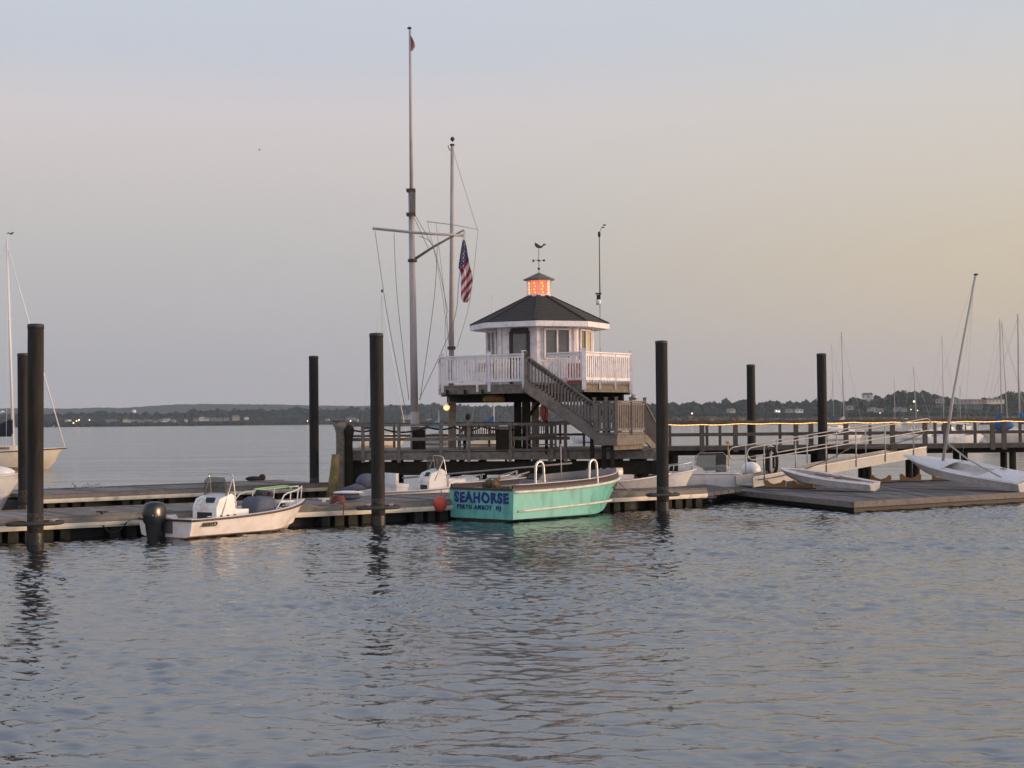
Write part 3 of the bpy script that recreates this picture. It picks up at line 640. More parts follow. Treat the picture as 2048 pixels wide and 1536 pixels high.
# ------------------------------------------------------------------ things on the upper deck
p = D_(1150,60.2); t = thing('red_cooler','red plastic box behind the white balcony railing','box',(p.x+HX,p.y+HY-.2,ZU))
MB().box((0,0,.38),(.62,.45,.70)).build('body', redc_m, t); MB().box((0,0,.76),(.66,.49,.06)).build('lid', redc_m, t)
p = facept(6,.35,5.35,.28); t = thing('air_conditioner','beige window air conditioner sticking out of the left house wall','air conditioner',(p.x+HX,p.y+HY,5.2))
MB().box((0,0,.14),(.62,.5,.36),R(-70)).build('case', mat('beige_metal',(.26,.235,.20),.6), t)
m=MB(); 
for i in range(6): m.box((-.0,-.30,.02+i*.05),(.5,.05,.018),R(-26))
m.build('grille', mat('beige_metal',(.3,.3,.3)), t)
p = D_(1262,60); t = thing('floodlight','grey floodlight hung at the right corner of the upper deck','lamp',(p.x+HX+.12,p.y+HY,ZU-.55))
MB().ball((0,0,0),.14,10,(1,1,.8)).build('housing', alu_m, t); MB().tube([(-.12,0,.15),(0,0,.08)],.03,6).build('arm', alu_m, t); MB().tube([(0,0,-.1),(0.02,0,-.9)],.008,5).build('cord', roped_m, t)
p = XZ(1217,60.3,0); t = thing('bulkhead_lamp','small warm lit lamp under the right side of the upper deck','lamp',(p.x,60.3,P(1217,790,60.3).z))
MB().ball((0,0,0),.055,8).build('bulb', lampw_m, t); MB().lathe([(.09,.05),(.05,.10)],n=10).build('shade', alu_m, t)
q = P(893,815,61.6); t = thing('amber_lamp','bright amber lamp glowing on a bracket beside the left house stilt','lamp',q)
MB().ball((0,0,0),.125,12).build('bulb', lamp_m, t); MB().tube([(.26,.2,.12),(.1,.1,.16),(0,0,.07)],.018,6).build('bracket', roped_m, t); MB().lathe([(.11,.05),(.09,.09),(.03,.12)],n=12).build('hood', bronze_m, t)
pl_ = bpy.data.objects.new('lamp_light', bpy.data.lights.new('lamp_light','POINT')); COL.objects.link(pl_); pl_.location = q+Vector((0,-.12,-.02)); pl_.data.energy = 4; pl_.data.color=(1,.5,.18); pl_.data.shadow_soft_size=.05
# ------------------------------------------------------------------ life ring, benches, bins, person
def pierpt(px, back_): 
    p = G(px, 900, ZP); p.y = p.y+back_; return Vector((XZ(px,p.y,ZP).x,p.y,ZP))
q = pierpt(1090,1.6); t = thing('life_ring_post','red life ring hanging on a post behind the stair flight','life ring',q)
MB().box((.06,.05,.8),(.12,.12,2.0)).build('post', woodd_m, t)
MB().tube([(.31*math.cos(i*math.pi/8)*.32,-.06,1.45+.31*math.sin(i*math.pi/8)) for i in range(16)],.075,8,closed=True).build('ring', mat('faded_red_ring',(.28,.05,.035),.6), t)
def bench(px, back_, w_, label, rz=0):
    q = pierpt(px, back_); t = thing('slatted_bench', label, 'bench', q, rz, 'slatted wooden benches on the pier')
    bm_ = mat('bench_teak',(.135,.115,.095),.85,var=.25)
    m=MB()
    for i in range(4): m.box((0,.08+i*.12,.44),(w_,.09,.03))
    m.build('seat', bm_, t)
    m=MB(); m.box((0,-.03,.92),(w_,.05,.09)); m.box((0,0,.52),(w_,.05,.07)); n=int(w_/.085)
    for i in range(n): m.box((-w_/2+.05+i*(w_-.1)/(n-1),-.015,.72),(.045,.03,.36))
    m.build('backrest', bm_, t)
    for s_ in (-1,1):
        for y,h in ((0,.95),(.48,.64)): MB().box((s_*(w_/2-.03),y,h/2),(.07,.07,h)).build('leg', bm_, t)
        MB().box((s_*(w_/2-.03),.25,.655),(.08,.58,.03)).build('armrest', bm_, t)
    m=MB().box((0,.05,.18),(w_-.1,.04,.05)); m.build('stretcher', bm_, t)
    return t
bench(958,1.0,1.55,'slatted bench with seated person at its left end')
bench(1083,1.3,1.15,'slatted bench right of the thick stilts under the stairs')
for px,lab in ((838,'dark square bin beside the signal mast foot'),(1005,'dark square bin between the two benches')):
    q = pierpt(px,1.2); t = thing('deck_bin',lab,'bin',q)
    MB().prism([(-.25,-.25),(.25,-.25),(.25,.25),(-.25,.25)],.0,.78).build('box', woodd_m, t); MB().box((0,0,.84),(.60,.60,.10)).build('lid', rail_m, t)
# seated person (seen from behind, leaning on the rail end of the bench)
def skinned(name, m_, parent, pts, edges, radii, root=0, sub=2):
    me = bpy.data.meshes.new(name); me.from_pydata(pts, edges, []); o = bpy.data.objects.new(name, me); COL.objects.link(o)
    sk = o.modifiers.new('skin','SKIN'); sk.use_smooth_shade = True
    for i,r in enumerate(radii): v = me.skin_vertices[0].data[i]; v.radius = (r,r) if not isinstance(r,tuple) else r; v.use_root = (i==root)
    ss = o.modifiers.new('sub','SUBSURF'); ss.levels = sub; ss.render_levels = sub
    bpy.context.view_layer.update(); dg = bpy.context.evaluated_depsgraph_get()
    nm_ = bpy.data.meshes.new_from_object(o.evaluated_get(dg)); o.modifiers.clear(); o.data = nm_; bpy.data.meshes.remove(me); nm_.materials.clear(); nm_.materials.append(m_)
    for p_ in nm_.polygons: p_.use_smooth = True
    o.parent = parent; return o
def person(q, rz, label, s=1.0, sh=shirt_m):
    t = thing('person', label, 'person', q, rz)
    # faces +y, sits at z .45
    pts = [(0,0,.55),(0,-.03,.75),(0,-.02,.98),(0,.02,1.10),(0,.04,1.18),
           (.17,-.01,1.02),(.24,.10,.80),(.20,.30,.70),(.17,.38,.68),(-.17,-.01,1.02),(-.24,.10,.80),(-.20,.30,.70),(-.17,.38,.68),
           (.10,.04,.52),(.12,.46,.53),(.12,.47,.10),(.12,.60,.05),(-.10,.04,.52),(-.12,.46,.53),(-.12,.47,.10),(-.12,.60,.05)]
    ed = [(0,1),(1,2),(2,3),(3,4),(2,5),(5,6),(6,7),(7,8),(2,9),(9,10),(10,11),(11,12),(0,13),(13,14),(14,15),(15,16),(0,17),(17,18),(18,19),(19,20)]
    ra = [(.15,.11),(.14,.10),(.16,.10),.055,.05,.06,.045,.035,.025,.06,.045,.035,.025,.085,.065,.045,.03,.085,.065,.045,.03]
    b_ = skinned('body', skin_m, t, pts, ed, ra)
    skinned('shirt', sh, t, [(0,0,.56),(0,-.03,.76),(0,-.02,1.0),(.18,-.01,1.03),(.245,.10,.80),(-.18,-.01,1.03),(-.245,.10,.80)], [(0,1),(1,2),(2,3),(3,4),(2,5),(5,6)], [(.17,.13),(.16,.12),(.17,.115),.075,.06,.075,.06])
    skinned('trousers', pants_m, t, [(0,0,.53),(.10,.04,.52),(.12,.47,.53),(.12,.48,.12),(-.10,.04,.52),(-.12,.47,.53),(-.12,.48,.12)], [(0,1),(1,2),(2,3),(0,4),(4,5),(5,6)], [(.16,.12),.10,.08,.06,.10,.08,.06])
    m = MB().ball((0,.06,1.30),.10,14,(.82,.98,1.2)); m.ball((0,.165,1.29),.018,6); m.ball((.088,.06,1.29),.02,6); m.ball((-.088,.06,1.29),.02,6)
    m.build('head', skin_m, t)
    MB().ball((0,.035,1.335),.112,14,(.88,.95,1.1)).build('hair', hair_m, t)
    for s_ in (-1,1):
        for k in range(4): MB().tube([(s_*(.17-.012*k+.0),.37,.675),(s_*(.17-.018*k),.44,.665-.004*k),(s_*(.165-.018*k),.465,.645)],.009,6,r1=.007).build('finger', skin_m, t) if False else None
    return t
q = pierpt(937,.75); person(q+Vector((0,.28,-.06)), R(35), 'seated person with dark hair and pale shirt at the bench end')
# ------------------------------------------------------------------ signal mast and flagpole
YM = 62.6
def PM(px,py,Y=YM): return P(px,py,Y)
base = XZ(830,YM,ZP); mst = thing('signal_mast','tall pale signal mast with crossyard and gaff, tallest thing in the picture','mast',(base.x,YM,ZP))
MB().tube([base, PM(826,620), PM(822,378)], .165,14,r1=.115).build('lower_mast', mast_m, mst, True)
MB().tube([XZ(830,YM,ZP+.0),XZ(830,YM,ZP+1.5)],.19,14,r1=.18).build('mast_foot', mast_m, mst, True)
MB().tube([PM(823.5,432,YM-.22), PM(820,60,YM-.22)], .085,12,r1=.05).build('topmast', mast_m, mst, True)
for y in (381,429): MB().box(PM(822,y,YM-.1),(.36,.5,.10)).build('doubling_clamp', bronze_m, mst, True)
m = MB(); a=PM(828,381,YM-.2); b_=PM(828,429,YM-.2); m.beam(a,b_,.12,.2); m.build('doubling_board', woodg_m, mst, True)
a=PM(819,58,YM-.22); MB().lathe([(.08,0),(.10,.04),(.05,.08),(.01,.10)],a,10).build('truck', bronze_m, mst, True)
MB().tube([PM(748,457,YM-.3),PM(838,466,YM-.3),PM(926,471,YM-.3)],.055,8).build('yard', mast_m, mst, True)
MB().tube([PM(825,521),PM(868,493,YM-.15),PM(928,460,YM-.3)],.060,8,r1=.04).build('gaff', mat('grey_gaff',(.20,.16,.15),.6), mst, True)
MB().ball(PM(748,457,YM-.3),.07,8).build('yard_cap', mast_m, mst, True); MB().lathe([(.19,0),(.19,.12)],PM(825,524),12).build('gaff_collar', bronze_m, mst, True)
lines = [((750,462),(775,632),(810,815)),((788,466),(795,600),(818,800)),((928,462),(918,560),(905,650),(838,800)),((875,486),(868,600),(840,800)),((838,472),(868,497),(895,620)),((830,430),(866,492)),((826,430),(858,500))]
for l in lines:
    pts = arc_pts([PM(x,y,YM-.35) for x,y in l],5); MB().tube(pts,.013,5).build('halyard', rope_m, mst, True)
a = PM(764,582,YM-.35); MB().ball(a,.04,6,(1,1,2)).build('halyard_weight', roped_m, mst, True)
# second pole
YF = 64.6
fb = XZ(902,YF,ZP); fp = thing('flagpole','thinner plain pole with ball finial rising behind the balcony','flagpole',(fb.x,YF,ZP))
MB().tube([fb,P(904,500,YF),P(904.5,292,YF)],.125,12,r1=.07).build('pole', mast_m, fp, True)
MB().ball(P(905,278,YF),.095,10).build('finial', bronze_m, fp, True); MB().lathe([(.10,0),(.10,.06)],P(904.5,291,YF),10).build('truck', bronze_m, fp, True)
MB().tube([P(904.5,284,YF),P(905,278,YF)],.02,6).build('finial_stem', bronze_m, fp, True)
MB().tube([P(903,302,YF),P(898,298,YF),P(896,291,YF)],.018,5).build('pulley_arm', bronze_m, fp, True)
MB().tube([P(854,443,YF-.2),P(903,449,YF-.2),P(957,459,YF-.2)],.018,6).build('crosstree', mast_m, fp, True)
MB().box(P(903,696,YF-.18),(.34,.12,.14)).build('cleat', bronze_m, fp, True)
for l in (((956,460),(940,600),(914,695)),((955,460),(930,380),(906,300)),((855,444),(880,560),(898,690)),((872,446),(888,580),(899,690)),((896,620),(890,660),(897,760))):
    MB().tube(arc_pts([P(x,y,YF-.2) for x,y in l],4),.009,5).build('halyard', rope_m, fp, True)
# american flag hanging limp from the gaff -----------------------------------
fm = bpy.data.materials.new('flag_cloth'); fm.use_nodes=True; nt=fm.node_tree; N=nt.nodes; L=nt.links; b=N['Principled BSDF']; b.inputs['Roughness'].default_value=.85
at=N.new('ShaderNodeAttribute'); at.attribute_name='flagcol'; L.new(at.outputs['Color'],b.inputs['Base Color'])
ft = P(929,470,YM-.35); fl = thing('striped_flag','limp american stars and stripes flag hanging from the gaff','flag',ft)
NU,NV = 48,60; rows=[]; cols=[]
HT = 133/F*(YM-.35); 
def flagpt(u,v):
    # v 0..1 down the drop, u 0..1 across the gathered folds
    wl = [ (0,925),(.10,923),(.25,920),(.42,917),(.46,917),(.50,921),(.6,922),(.8,922),(.93,922),(1,927)]
    wr = [ (0,930),(.10,933),(.25,936),(.42,940),(.46,941),(.5,943),(.6,945),(.7,945),(.8,942),(.93,940),(1,935)]
    def it(t,w):
        for i in range(len(w)-1):
            if w[i][0]<=t<=w[i+1][0]: k=(t-w[i][0])/(w[i+1][0]-w[i][0]+1e-9); return w[i][1]+(w[i+1][1]-w[i][1])*k
        return w[-1][1]
    l,r=it(v,wl),it(v,wr); px=l+(r-l)*u; py=480+125*v
    d = .10*math.sin(u*9+v*3)+.05*math.sin(u*19-v*5)
    return P(px,py,YM-.35+d*(.3+.7*v))
def flagcolour(u,v):
    cu = v+.28*(u-.5)                       # canton hangs at the top, stripes slant down
    if cu < .40: 
        su=(u*6)%1; sv=(v*16+ (int(u*6)%2)*.5)%1
        return (.50,.45,.5,1) if (abs(su-.5)<.2 and abs(sv-.5)<.22) else (.035,.035,.12,1)
    sidx = int((u*.75+v*3.0)*4.0)
    return (.42,.035,.045,1) if sidx%2==0 else (.72,.66,.66,1)
vs=[];fc=[];cl=[]
for j in range(NV+1):
    for i in range(NU+1): vs.append(flagpt(i/NU,j/NV)-ft)
for j in range(NV):
    for i in range(NU): fc.append((j*(NU+1)+i,j*(NU+1)+i+1,(j+1)*(NU+1)+i+1,(j+1)*(NU+1)+i)); cl.append(flagcolour((i+.5)/NU,(j+.5)/NV))
me=bpy.data.meshes.new('cloth'); me.from_pydata([tuple(v) for v in vs],[],fc); me.materials.append(fm)
ca=me.color_attributes.new('flagcol','FLOAT_COLOR','CORNER'); k=0
for p_ in me.polygons:
    p_.use_smooth=True
    for li in p_.loop_indices: ca.data[li].color=cl[p_.index]
o=bpy.data.objects.new('cloth',me); COL.objects.link(o); o.parent=fl
MB().tube([P(930,462,YM-.35),P(928,600,YM-.35)],.010,5).build('halyard', rope_m, fl, True)
pen = thing('pennant','small faded red pennant at the very top of the tall mast','flag',PM(822,70,YM-.25))
rows=[]
for j in range(8):
    v=j/7; wd=[1,4,6,8,9,9,6,3][j]; rows.append([PM(821+wd*u,68+31*v+4*u,YM-.25+.05*math.sin(u*5+v*3)) for u in (0,.25,.5,.75,1)])
MB().grid(rows).build('cloth', mat('faded_red_cloth',(.28,.12,.12),.85,var=.4,scale=8), pen, True)
# antenna pole at the right of the house
ya=63.5; ab=XZ(1201,ya,ZU); an=thing('antenna_pole','thin weather station pole right of the house roof','antenna',(ab.x,ya,ZU))
MB().tube([ab,P(1200,600,ya)],.022,6).build('pole', alu_m, an, True); MB().tube([P(1200,605,ya),P(1198.5,466,ya)],.030,6,r1=.02).build('upper_pole', mat('dark_pole',(.06,.05,.05),.5), an, True)
MB().lathe([(.05,-.08),(.06,.1),(.03,.14)],P(1198.5,470,ya),8).build('sensor', black_m, an, True)
MB().tube([P(1198.5,466,ya),P(1203,456,ya),P(1210,449,ya)],.010,5).box(P(1209,450,ya),(.11,.03,.05)).box(P(1206,455,ya),(.14,.03,.03)).build('wind_vane', black_m, an, True)
c=P(1197,597,ya-.1); MB().box(c+Vector((0,0,.20)),(.24,.2,.05)).box(c+Vector((0,0,.04)),(.15,.16,.22)).build('camera', black_m, an, True); MB().lathe([(.10,-.26),(.11,-.05)],c,10).build('camera_housing', white_m, an, True)
# ------------------------------------------------------------------ boats
def hull(L,B,fs,fb,chz=.05,cb=.88,p=2.2,floor=.12,rim=.11,N=22,keel=-.25,rake=.35,open_=True,tr=.92,deckh=None,tumble=.97):
    """returns (outer/inner MB, b(t), sheer(t)) ; x forward from transom"""
    def bt(t): 
        e=max(0,(t-.40)/.60); a=(tr+(1-tr)*min(1,t/.40)); return max(.012,B/2*a*(1-e**p))
    def sh(t): return fs+(fb-fs)*t**2.1
    rows=[]
    for i in range(N+1):
        t=i/N; b_=bt(t); s=sh(t); e=max(0,(t-.55)/.45)
        x=L*t*(1-0) ; bc=b_*cb*(1-.55*e**1.6); zc=chz+(s-chz)*.55*e**2.2
        zk=keel+(s-.25-keel)*max(0,(t-.80)/.20)**2.0
        xr=lambda z:(x-rake*e*max(0,1-(z-zk)/(s-zk+1e-6)))
        bi=max(.006,b_-rim); fi=max(.004,bi*.92-.02); zf=min(s-.05,floor+(s-floor)*.6*max(0,(t-.85)/.15))
        if not open_: sec=[(0,zk),(bc*.55,zk*.4+zc*.6),(bc,zc),(b_*tumble+ (b_-b_*tumble)*.2,zc+(s-zc)*.5),(b_,s),(bi,s+.01),(bi*.5,s+.05),(0,s+.06)]
        else: sec=[(0,zk),(bc*.55,zk*.4+zc*.6),(bc,zc),((bc*.4+b_*.6),zc+(s-zc)*.5),(b_,s),(bi,s+.01),(fi,zf),(0,zf)]
        full=[Vector((xr(z),y,z)) for y,z in sec]+[Vector((xr(z),-y,z)) for y,z in sec[::-1]]
        rows.append(full)
    m=MB(); m.grid(rows,smooth=False,loop=True); 
    r=rows[0]; n=len(r)
    # transom: outer skin below the sheer + its own inner face
    m.add([r[i] for i in (0,1,2,3,4)]+[r[i] for i in (11,12,13,14,15)], [tuple(range(10))])
    m.add([rows[0][4]+Vector((.07,0,0)),rows[0][11]+Vector((.07,0,0)),rows[0][9]+Vector((.07,0,0)),rows[0][6]+Vector((.07,0,0))],[(0,1,2,3)])
    m.add([rows[0][4],rows[0][11],rows[0][11]+Vector((.07,0,0)),rows[0][4]+Vector((.07,0,0))],[(0,1,2,3)])
    return m,bt,sh,rows
def liner(o,mt):
    o.data.materials.append(mt)
    for k,p_ in enumerate(o.data.polygons):
        if k < 22*16 and 5 <= k%16 <= 9: p_.material_index=1
def smooth_hull(o):
    import bmesh
    bm=bmesh.new(); bm.from_mesh(o.data); bmesh.ops.remove_doubles(bm,verts=bm.verts,dist=.0008); bmesh.ops.recalc_face_normals(bm,faces=bm.faces)
    for f in bm.faces: f.smooth=True
    for e in bm.edges:
        if len(e.link_faces)==2 and e.calc_face_angle(0)>R(28): e.smooth=False
    bm.to_mesh(o.data); bm.free()
def gunline(bt,sh,L,off=0,dz=0,t0=0,t1=1,side=1,n=16,inn=0):
    return [Vector((L*(t0+(t1-t0)*i/n)+ (off if i==n and t1==1 else 0)*0, side*(bt(t0+(t1-t0)*i/n)+off-inn), sh(t0+(t1-t0)*i/n)+dz)) for i in range(n+1)]
def waterband(rows,parent,m_,zt=.06,z0=-.05,out=.008,ztf=None):
    # a stripe wrapped round the hull near the waterline
    m=MB()
    for side in (0,1):
        rr=[]
        for i,r in enumerate(rows):
            pts=r[:5] if side==0 else r[::-1][:5]
            def at(z):
                for a,b_ in zip(pts,pts[1:]):
                    if min(a.z,b_.z)<=z<=max(a.z,b_.z) and abs(a.z-b_.z)>1e-5:
                        return a.lerp(b_,(z-a.z)/(b_.z-a.z))
                return None
            zz=zt if ztf is None else ztf(i/(len(rows)-1))
            lo=at(z0) ; hi=at(zz)
            if lo is None or hi is None: break
            s=1 if side==0 else -1
            rr.append([lo+Vector((0,s*out,0)),((lo+hi)/2)+Vector((0,s*out,0)) if at((z0+zz)/2) is None else at((z0+zz)/2)+Vector((0,s*out,0)),hi+Vector((0,s*out,0))])
        if len(rr)>2: m.grid(rr)
        if side==0: endL=rr[0]
        else: endR=rr[0]
    m.grid([[p+Vector((-out,0,0)) for p in endL],[p+Vector((-out,0,0)) for p in endR]],smooth=False)
    return m.build('waterline_band',m_,parent)
def outboard(parent, x, y, z, s=1.0, mt=motor_m, tilt=0, name='outboard_motor'):
    def T(p): 
        q=Vector(p)*s; q=Matrix.Rotation(tilt,3,'Y')@q; return Vector((x,y,z))+q
    m=MB(); rows=[]
    prof=[(-.04,.20,.16),(.06,.27,.20),(.22,.29,.215),(.38,.27,.205),(.48,.22,.17),(.515,.10,.07)]
    for z_,rx,ry in prof:
        rows.append([T((-.25+rx*math.copysign(abs(math.cos(a))**.7,math.cos(a)),ry*math.copysign(abs(math.sin(a))**.7,math.sin(a)),.15+z_)) for a in [2*math.pi*i/16 for i in range(16)]])
    m.grid(rows,loop=True); m.add(rows[-1],[tuple(range(16))]); m.add(rows[0],[tuple(range(16))]); o=m.build(name,mt,parent)
    m=MB(); m.grid([[T((-.25+r*math.cos(a)*.9,ry*math.sin(a)*.9,z_)) for a in [2*math.pi*i/12 for i in range(12)]] for z_,r,ry in ((.18,.27,.21),(.02,.25,.19),(-.25,.20,.14),(-.6,.15,.08),(-.85,.13,.05))],loop=True); m.build('leg',mt,o)
    MB().beam(T((-.05,0,.1)),T((-.05,0,-.25)),.22*s,.10*s).build('bracket',black_m,o)
    MB().beam(T((-.25,-.185,.36)),T((-.25,.185,.36)),.42*s,.022*s).build('stripe',mat('motor_stripe',(.20,.25,.28),.3),o)
    return o
def console(parent,x,y,z,w=.75,d=.62,h=.85,white=white_m,ws=.62,open_front=True):
    m=MB(); pr=[(-d/2,0),(d/2+.05,0),(d/2-.08,h*.92),(d/2-.22,h),(-d/2+.12,h*.86),(-d/2,h*.62)]
    n=len(pr); vs=[(x+a,y-w/2,z+b_) for a,b_ in pr]+[(x+a,y+w/2,z+b_) for a,b_ in pr]
    m.add(vs,[tuple(range(n)),tuple(range(n,2*n))[::-1]]+[(i,(i+1)%n,n+(i+1)%n,n+i) for i in range(n)])
    o=m.build('console',white,parent)
    MB().box((x-d/2-.004,y,z+h*.30),(.012,w*.62,h*.36)).build('hatch',black_m,o)
    # gauge panel and wheel
    a=Vector((x-d/2+.12,y,z+h*.86)); b_=Vector((x-d/2,y,z+h*.62)); nrm=Vector((-.86,0,.5))
    MB().beam(a.lerp(b_,.15)+nrm*.01+Vector((0,-w*.32,0)),a.lerp(b_,.15)+nrm*.01+Vector((0,w*.05,0)),.16,.02,up=nrm).build('gauge_panel',black_m,o)
    c=Vector((x-d/2-.10,y+w*.05,z+h*.70)); ring=[c+Vector((.07*math.sin(t),.19*math.cos(t),.19*math.sin(t)*.9)) for t in [2*math.pi*i/18 for i in range(18)]]
    wm_=MB().tube(ring,.014,6,closed=True)
    for k in range(3): wm_.tube([c,ring[k*6]],.010,5)
    wm_.build('steering_wheel',steel_m,o)
    if ws:
        b0=z+h*.92; x0=x+d/2-.16; 
        MB().plate([(x0,y-w*.42,b0),(x0,y+w*.42,b0),(x0-.20,y+w*.34,b0+ws),(x0-.20,y-w*.34,b0+ws)],(.012,0,.004)).build('windscreen',screen_m,o)
        for s_ in (-1,1): MB().plate([(x0,y+s_*w*.42,b0),(x0-.25,y+s_*w*.46,b0-.08),(x0-.27,y+s_*w*.42,b0+ws*.8),(x0-.20,y+s_*w*.34,b0+ws)],(0,.01,0)).build('side_screen',screen_m,o)
    return o,a
def grabframe(parent,x,y,z,w,h,d=.3,r=.018):
    m=MB(); m.tube(arc_pts([(x,y-w/2,z),(x-.10,y-w/2+.02,z+h*.8),(x-.16,y-w/2+.10,z+h),(x-.16,y+w/2-.10,z+h),(x-.10,y+w/2-.02,z+h*.8),(x,y+w/2,z)],5),r,7)
    for s_ in (-1,1): m.tube([(x-d,y+s_*w/2,z-.15),(x-.12,y+s_*w/2*.95,z+h*.85)],r,7)
    return m.build('grab_frame',steel_m,parent)
def bowrail(parent,bt,sh,L,t0,t1,h,inn=.10,mt=steel_m,r=.016,posts=3,close=False):
    m=MB(); 
    for s_ in (-1,1):
        pts=[]
        for i in range(11):
            t=t0+(t1-t0)*i/10; hh=h*min(1,(i/2.2))
            pts.append(Vector((L*t,s_*max(.06,bt(t)-inn),sh(t)+.02+hh)))
        m.tube(pts,r,7)
        for i in range(1,posts+1):
            k=int(2+8*i/posts); t=t0+(t1-t0)*k/10; m.tube([(L*t-.05,s_*max(.06,bt(t)-inn),sh(t)),pts[k]],r*.9,6)
    e=[Vector((L*t1,bt(t1)-inn,sh(t1)+.02+h)),Vector((L*t1+.12,0,sh(t1)+h+.03)),Vector((L*t1,-(bt(t1)-inn),sh(t1)+.02+h))]
    if close: m.tube(arc_pts(e,5),r,7)
    return m.build('bow_rail',mt,parent)
def place(name,label,cat,p,hx,hy,group=None,z=0,pitch=0,roll=0):
    t=thing(name,label,cat,(p[0],p[1],z),math.atan2(hy,hx),group)
    t.rotation_euler=(roll,pitch,math.atan2(hy,hx)); return t
# --- boat 1: white centre console with dark outboard, front left
h=Vector((.60,.80)); C1=Vector((XZ(388,42.25,0).x,42.25)); port=Vector((-.80,.60)); BW=2.38; cs=C1+port*BW/2
b1=place('motorboat','white open motorboat with dark outboard and grey cover moored in front at left','boat',cs,h.x,h.y)
L1=5.5; m,bt,sh,rows=hull(L1,BW,.56,.86,chz=.10,cb=.90,floor=.18,rim=.12,tr=.94,p=2.6)
o=m.build('hull',hull1_m,b1); smooth_hull(o); waterband(rows,b1,scum_m,zt=.055)
for s_ in (-1,1): MB().tube(gunline(bt,sh,L1,.012,-.035,side=s_),.030,7).build('rub_rail',mat('maroon_rubrail',(.07,.03,.028),.5),b1)
MB().beam((-.01,-BW/2*.93,.53),(-.01,BW/2*.93,.53),.05,.06).build('transom_rail',mat('maroon_rubrail',(.07,.03,.028),.5),b1)
MB().box((-.012,-.02,.36),(.02,.60,.40)).build('motor_well',mat('dark_grey_panel',(.12,.11,.11),.6),b1)  # plain dark grey panel on the transom behind the outboard
outboard(b1,-.03,.06,.26,1.18)
con,_=console(b1,1.85,0,.18,w=1.0,d=.80,h=1.0,ws=.55)
grabframe(b1,2.2,0,.75,1.02,1.0,d=.55)
MB().box((1.32,0,.42),(.35,.8,.10)).box((1.30,0,.25),(.28,.7,.22)).build('helm_seat',white_m,b1)
MB().box((2.62,0,.45),(.5,.62,.5)).build('front_seat',white_m,b1)
for k in range(3): MB().box((1.62+.26*k,-.512,.52),(.07,.03,.13)).build('rod_holder',black_m,b1)
MB().box((.55,.55,.34),(.5,.32,.26)).build('fuel_tank',redc_m,b1)
MB().tube([(.95+.16*math.cos(a),-.5+.16*math.sin(a),.24) for a in [k*.4 for k in range(16)]],.022,6,closed=True).build('rope_coil',rope_m,b1)
for t_ in (.12,.62): MB().tube([(L1*t_-.08,-(bt(t_)-.06),sh(t_)+.05),(L1*t_+.08,-(bt(t_)-.06),sh(t_)+.05)],.014,6).build('cleat',steel_m,b1)
MB().tube([(.05,.2,.75),(.4,.45,.55),(1.3,.2,.30)],.022,6).build('steering_cable',black_m,b1)
MB().ball((1.98,.1,1.10),.07,8,(1.6,1,.8)).ball((2.02,-.10,1.1),.05,8).build('red_rag',mat('dull_red_cloth',(.35,.05,.06),.8),b1)
rr_c=random.Random(9); rw_=[]
for z_,sx_ in ((.40,1.0),(.62,1.03),(.82,.98),(.96,.88),(1.02,.6),(1.03,.1)):
    rw_.append([Vector((3.6+.46*sx_*math.copysign(abs(math.cos(a))**.45,math.cos(a))+rr_c.uniform(-.02,.02),.40*sx_*math.copysign(abs(math.sin(a))**.45,math.sin(a)),z_+rr_c.uniform(-.03,.02))) for a in [2*math.pi*k/20 for k in range(20)]])
MB().grid(rw_,loop=True).build('canvas_cover',blueg_m,b1)
MB().tube([(3.75,.30,1.08),(3.95,.0,1.06)],.13,10).ball((4.0,-.05,1.05),.11,8).build('rope_bundle',mat('dark_mixed_rope',(.05,.05,.05),.9,var=.7,scale=20,bump=.02),b1)
bowrail(b1,bt,sh,L1,.60,.965,.40,posts=3,mt=mat('white_tube',(.7,.68,.66),.35),r=.02)
MB().tube(arc_pts([(3.9,.55,1.20),(4.3,.40,1.24),(4.75,.05,1.28),(4.85,-.08,1.20)],5),.028,7).build('hose',green_m,b1)
m=MB()
for y in (.30,): m.box((4.55,0,.83),(.5,.45,.04))
m.build('bow_deck',white_m,b1)
text_mesh('MAKO','hull_lettering',black_m,b1,(.60,-BW/2*.955-.004,.395),(R(90),0,0),.16,.006,.006,shear=.5,sx=1.15)
MB().plate([(.27,-BW/2*.952-.008,.355),(.44,-BW/2*.958-.008,.40),(.50,-BW/2*.958-.008,.385)],(0,-.006,0)).build('hull_swoosh',black_m,b1)
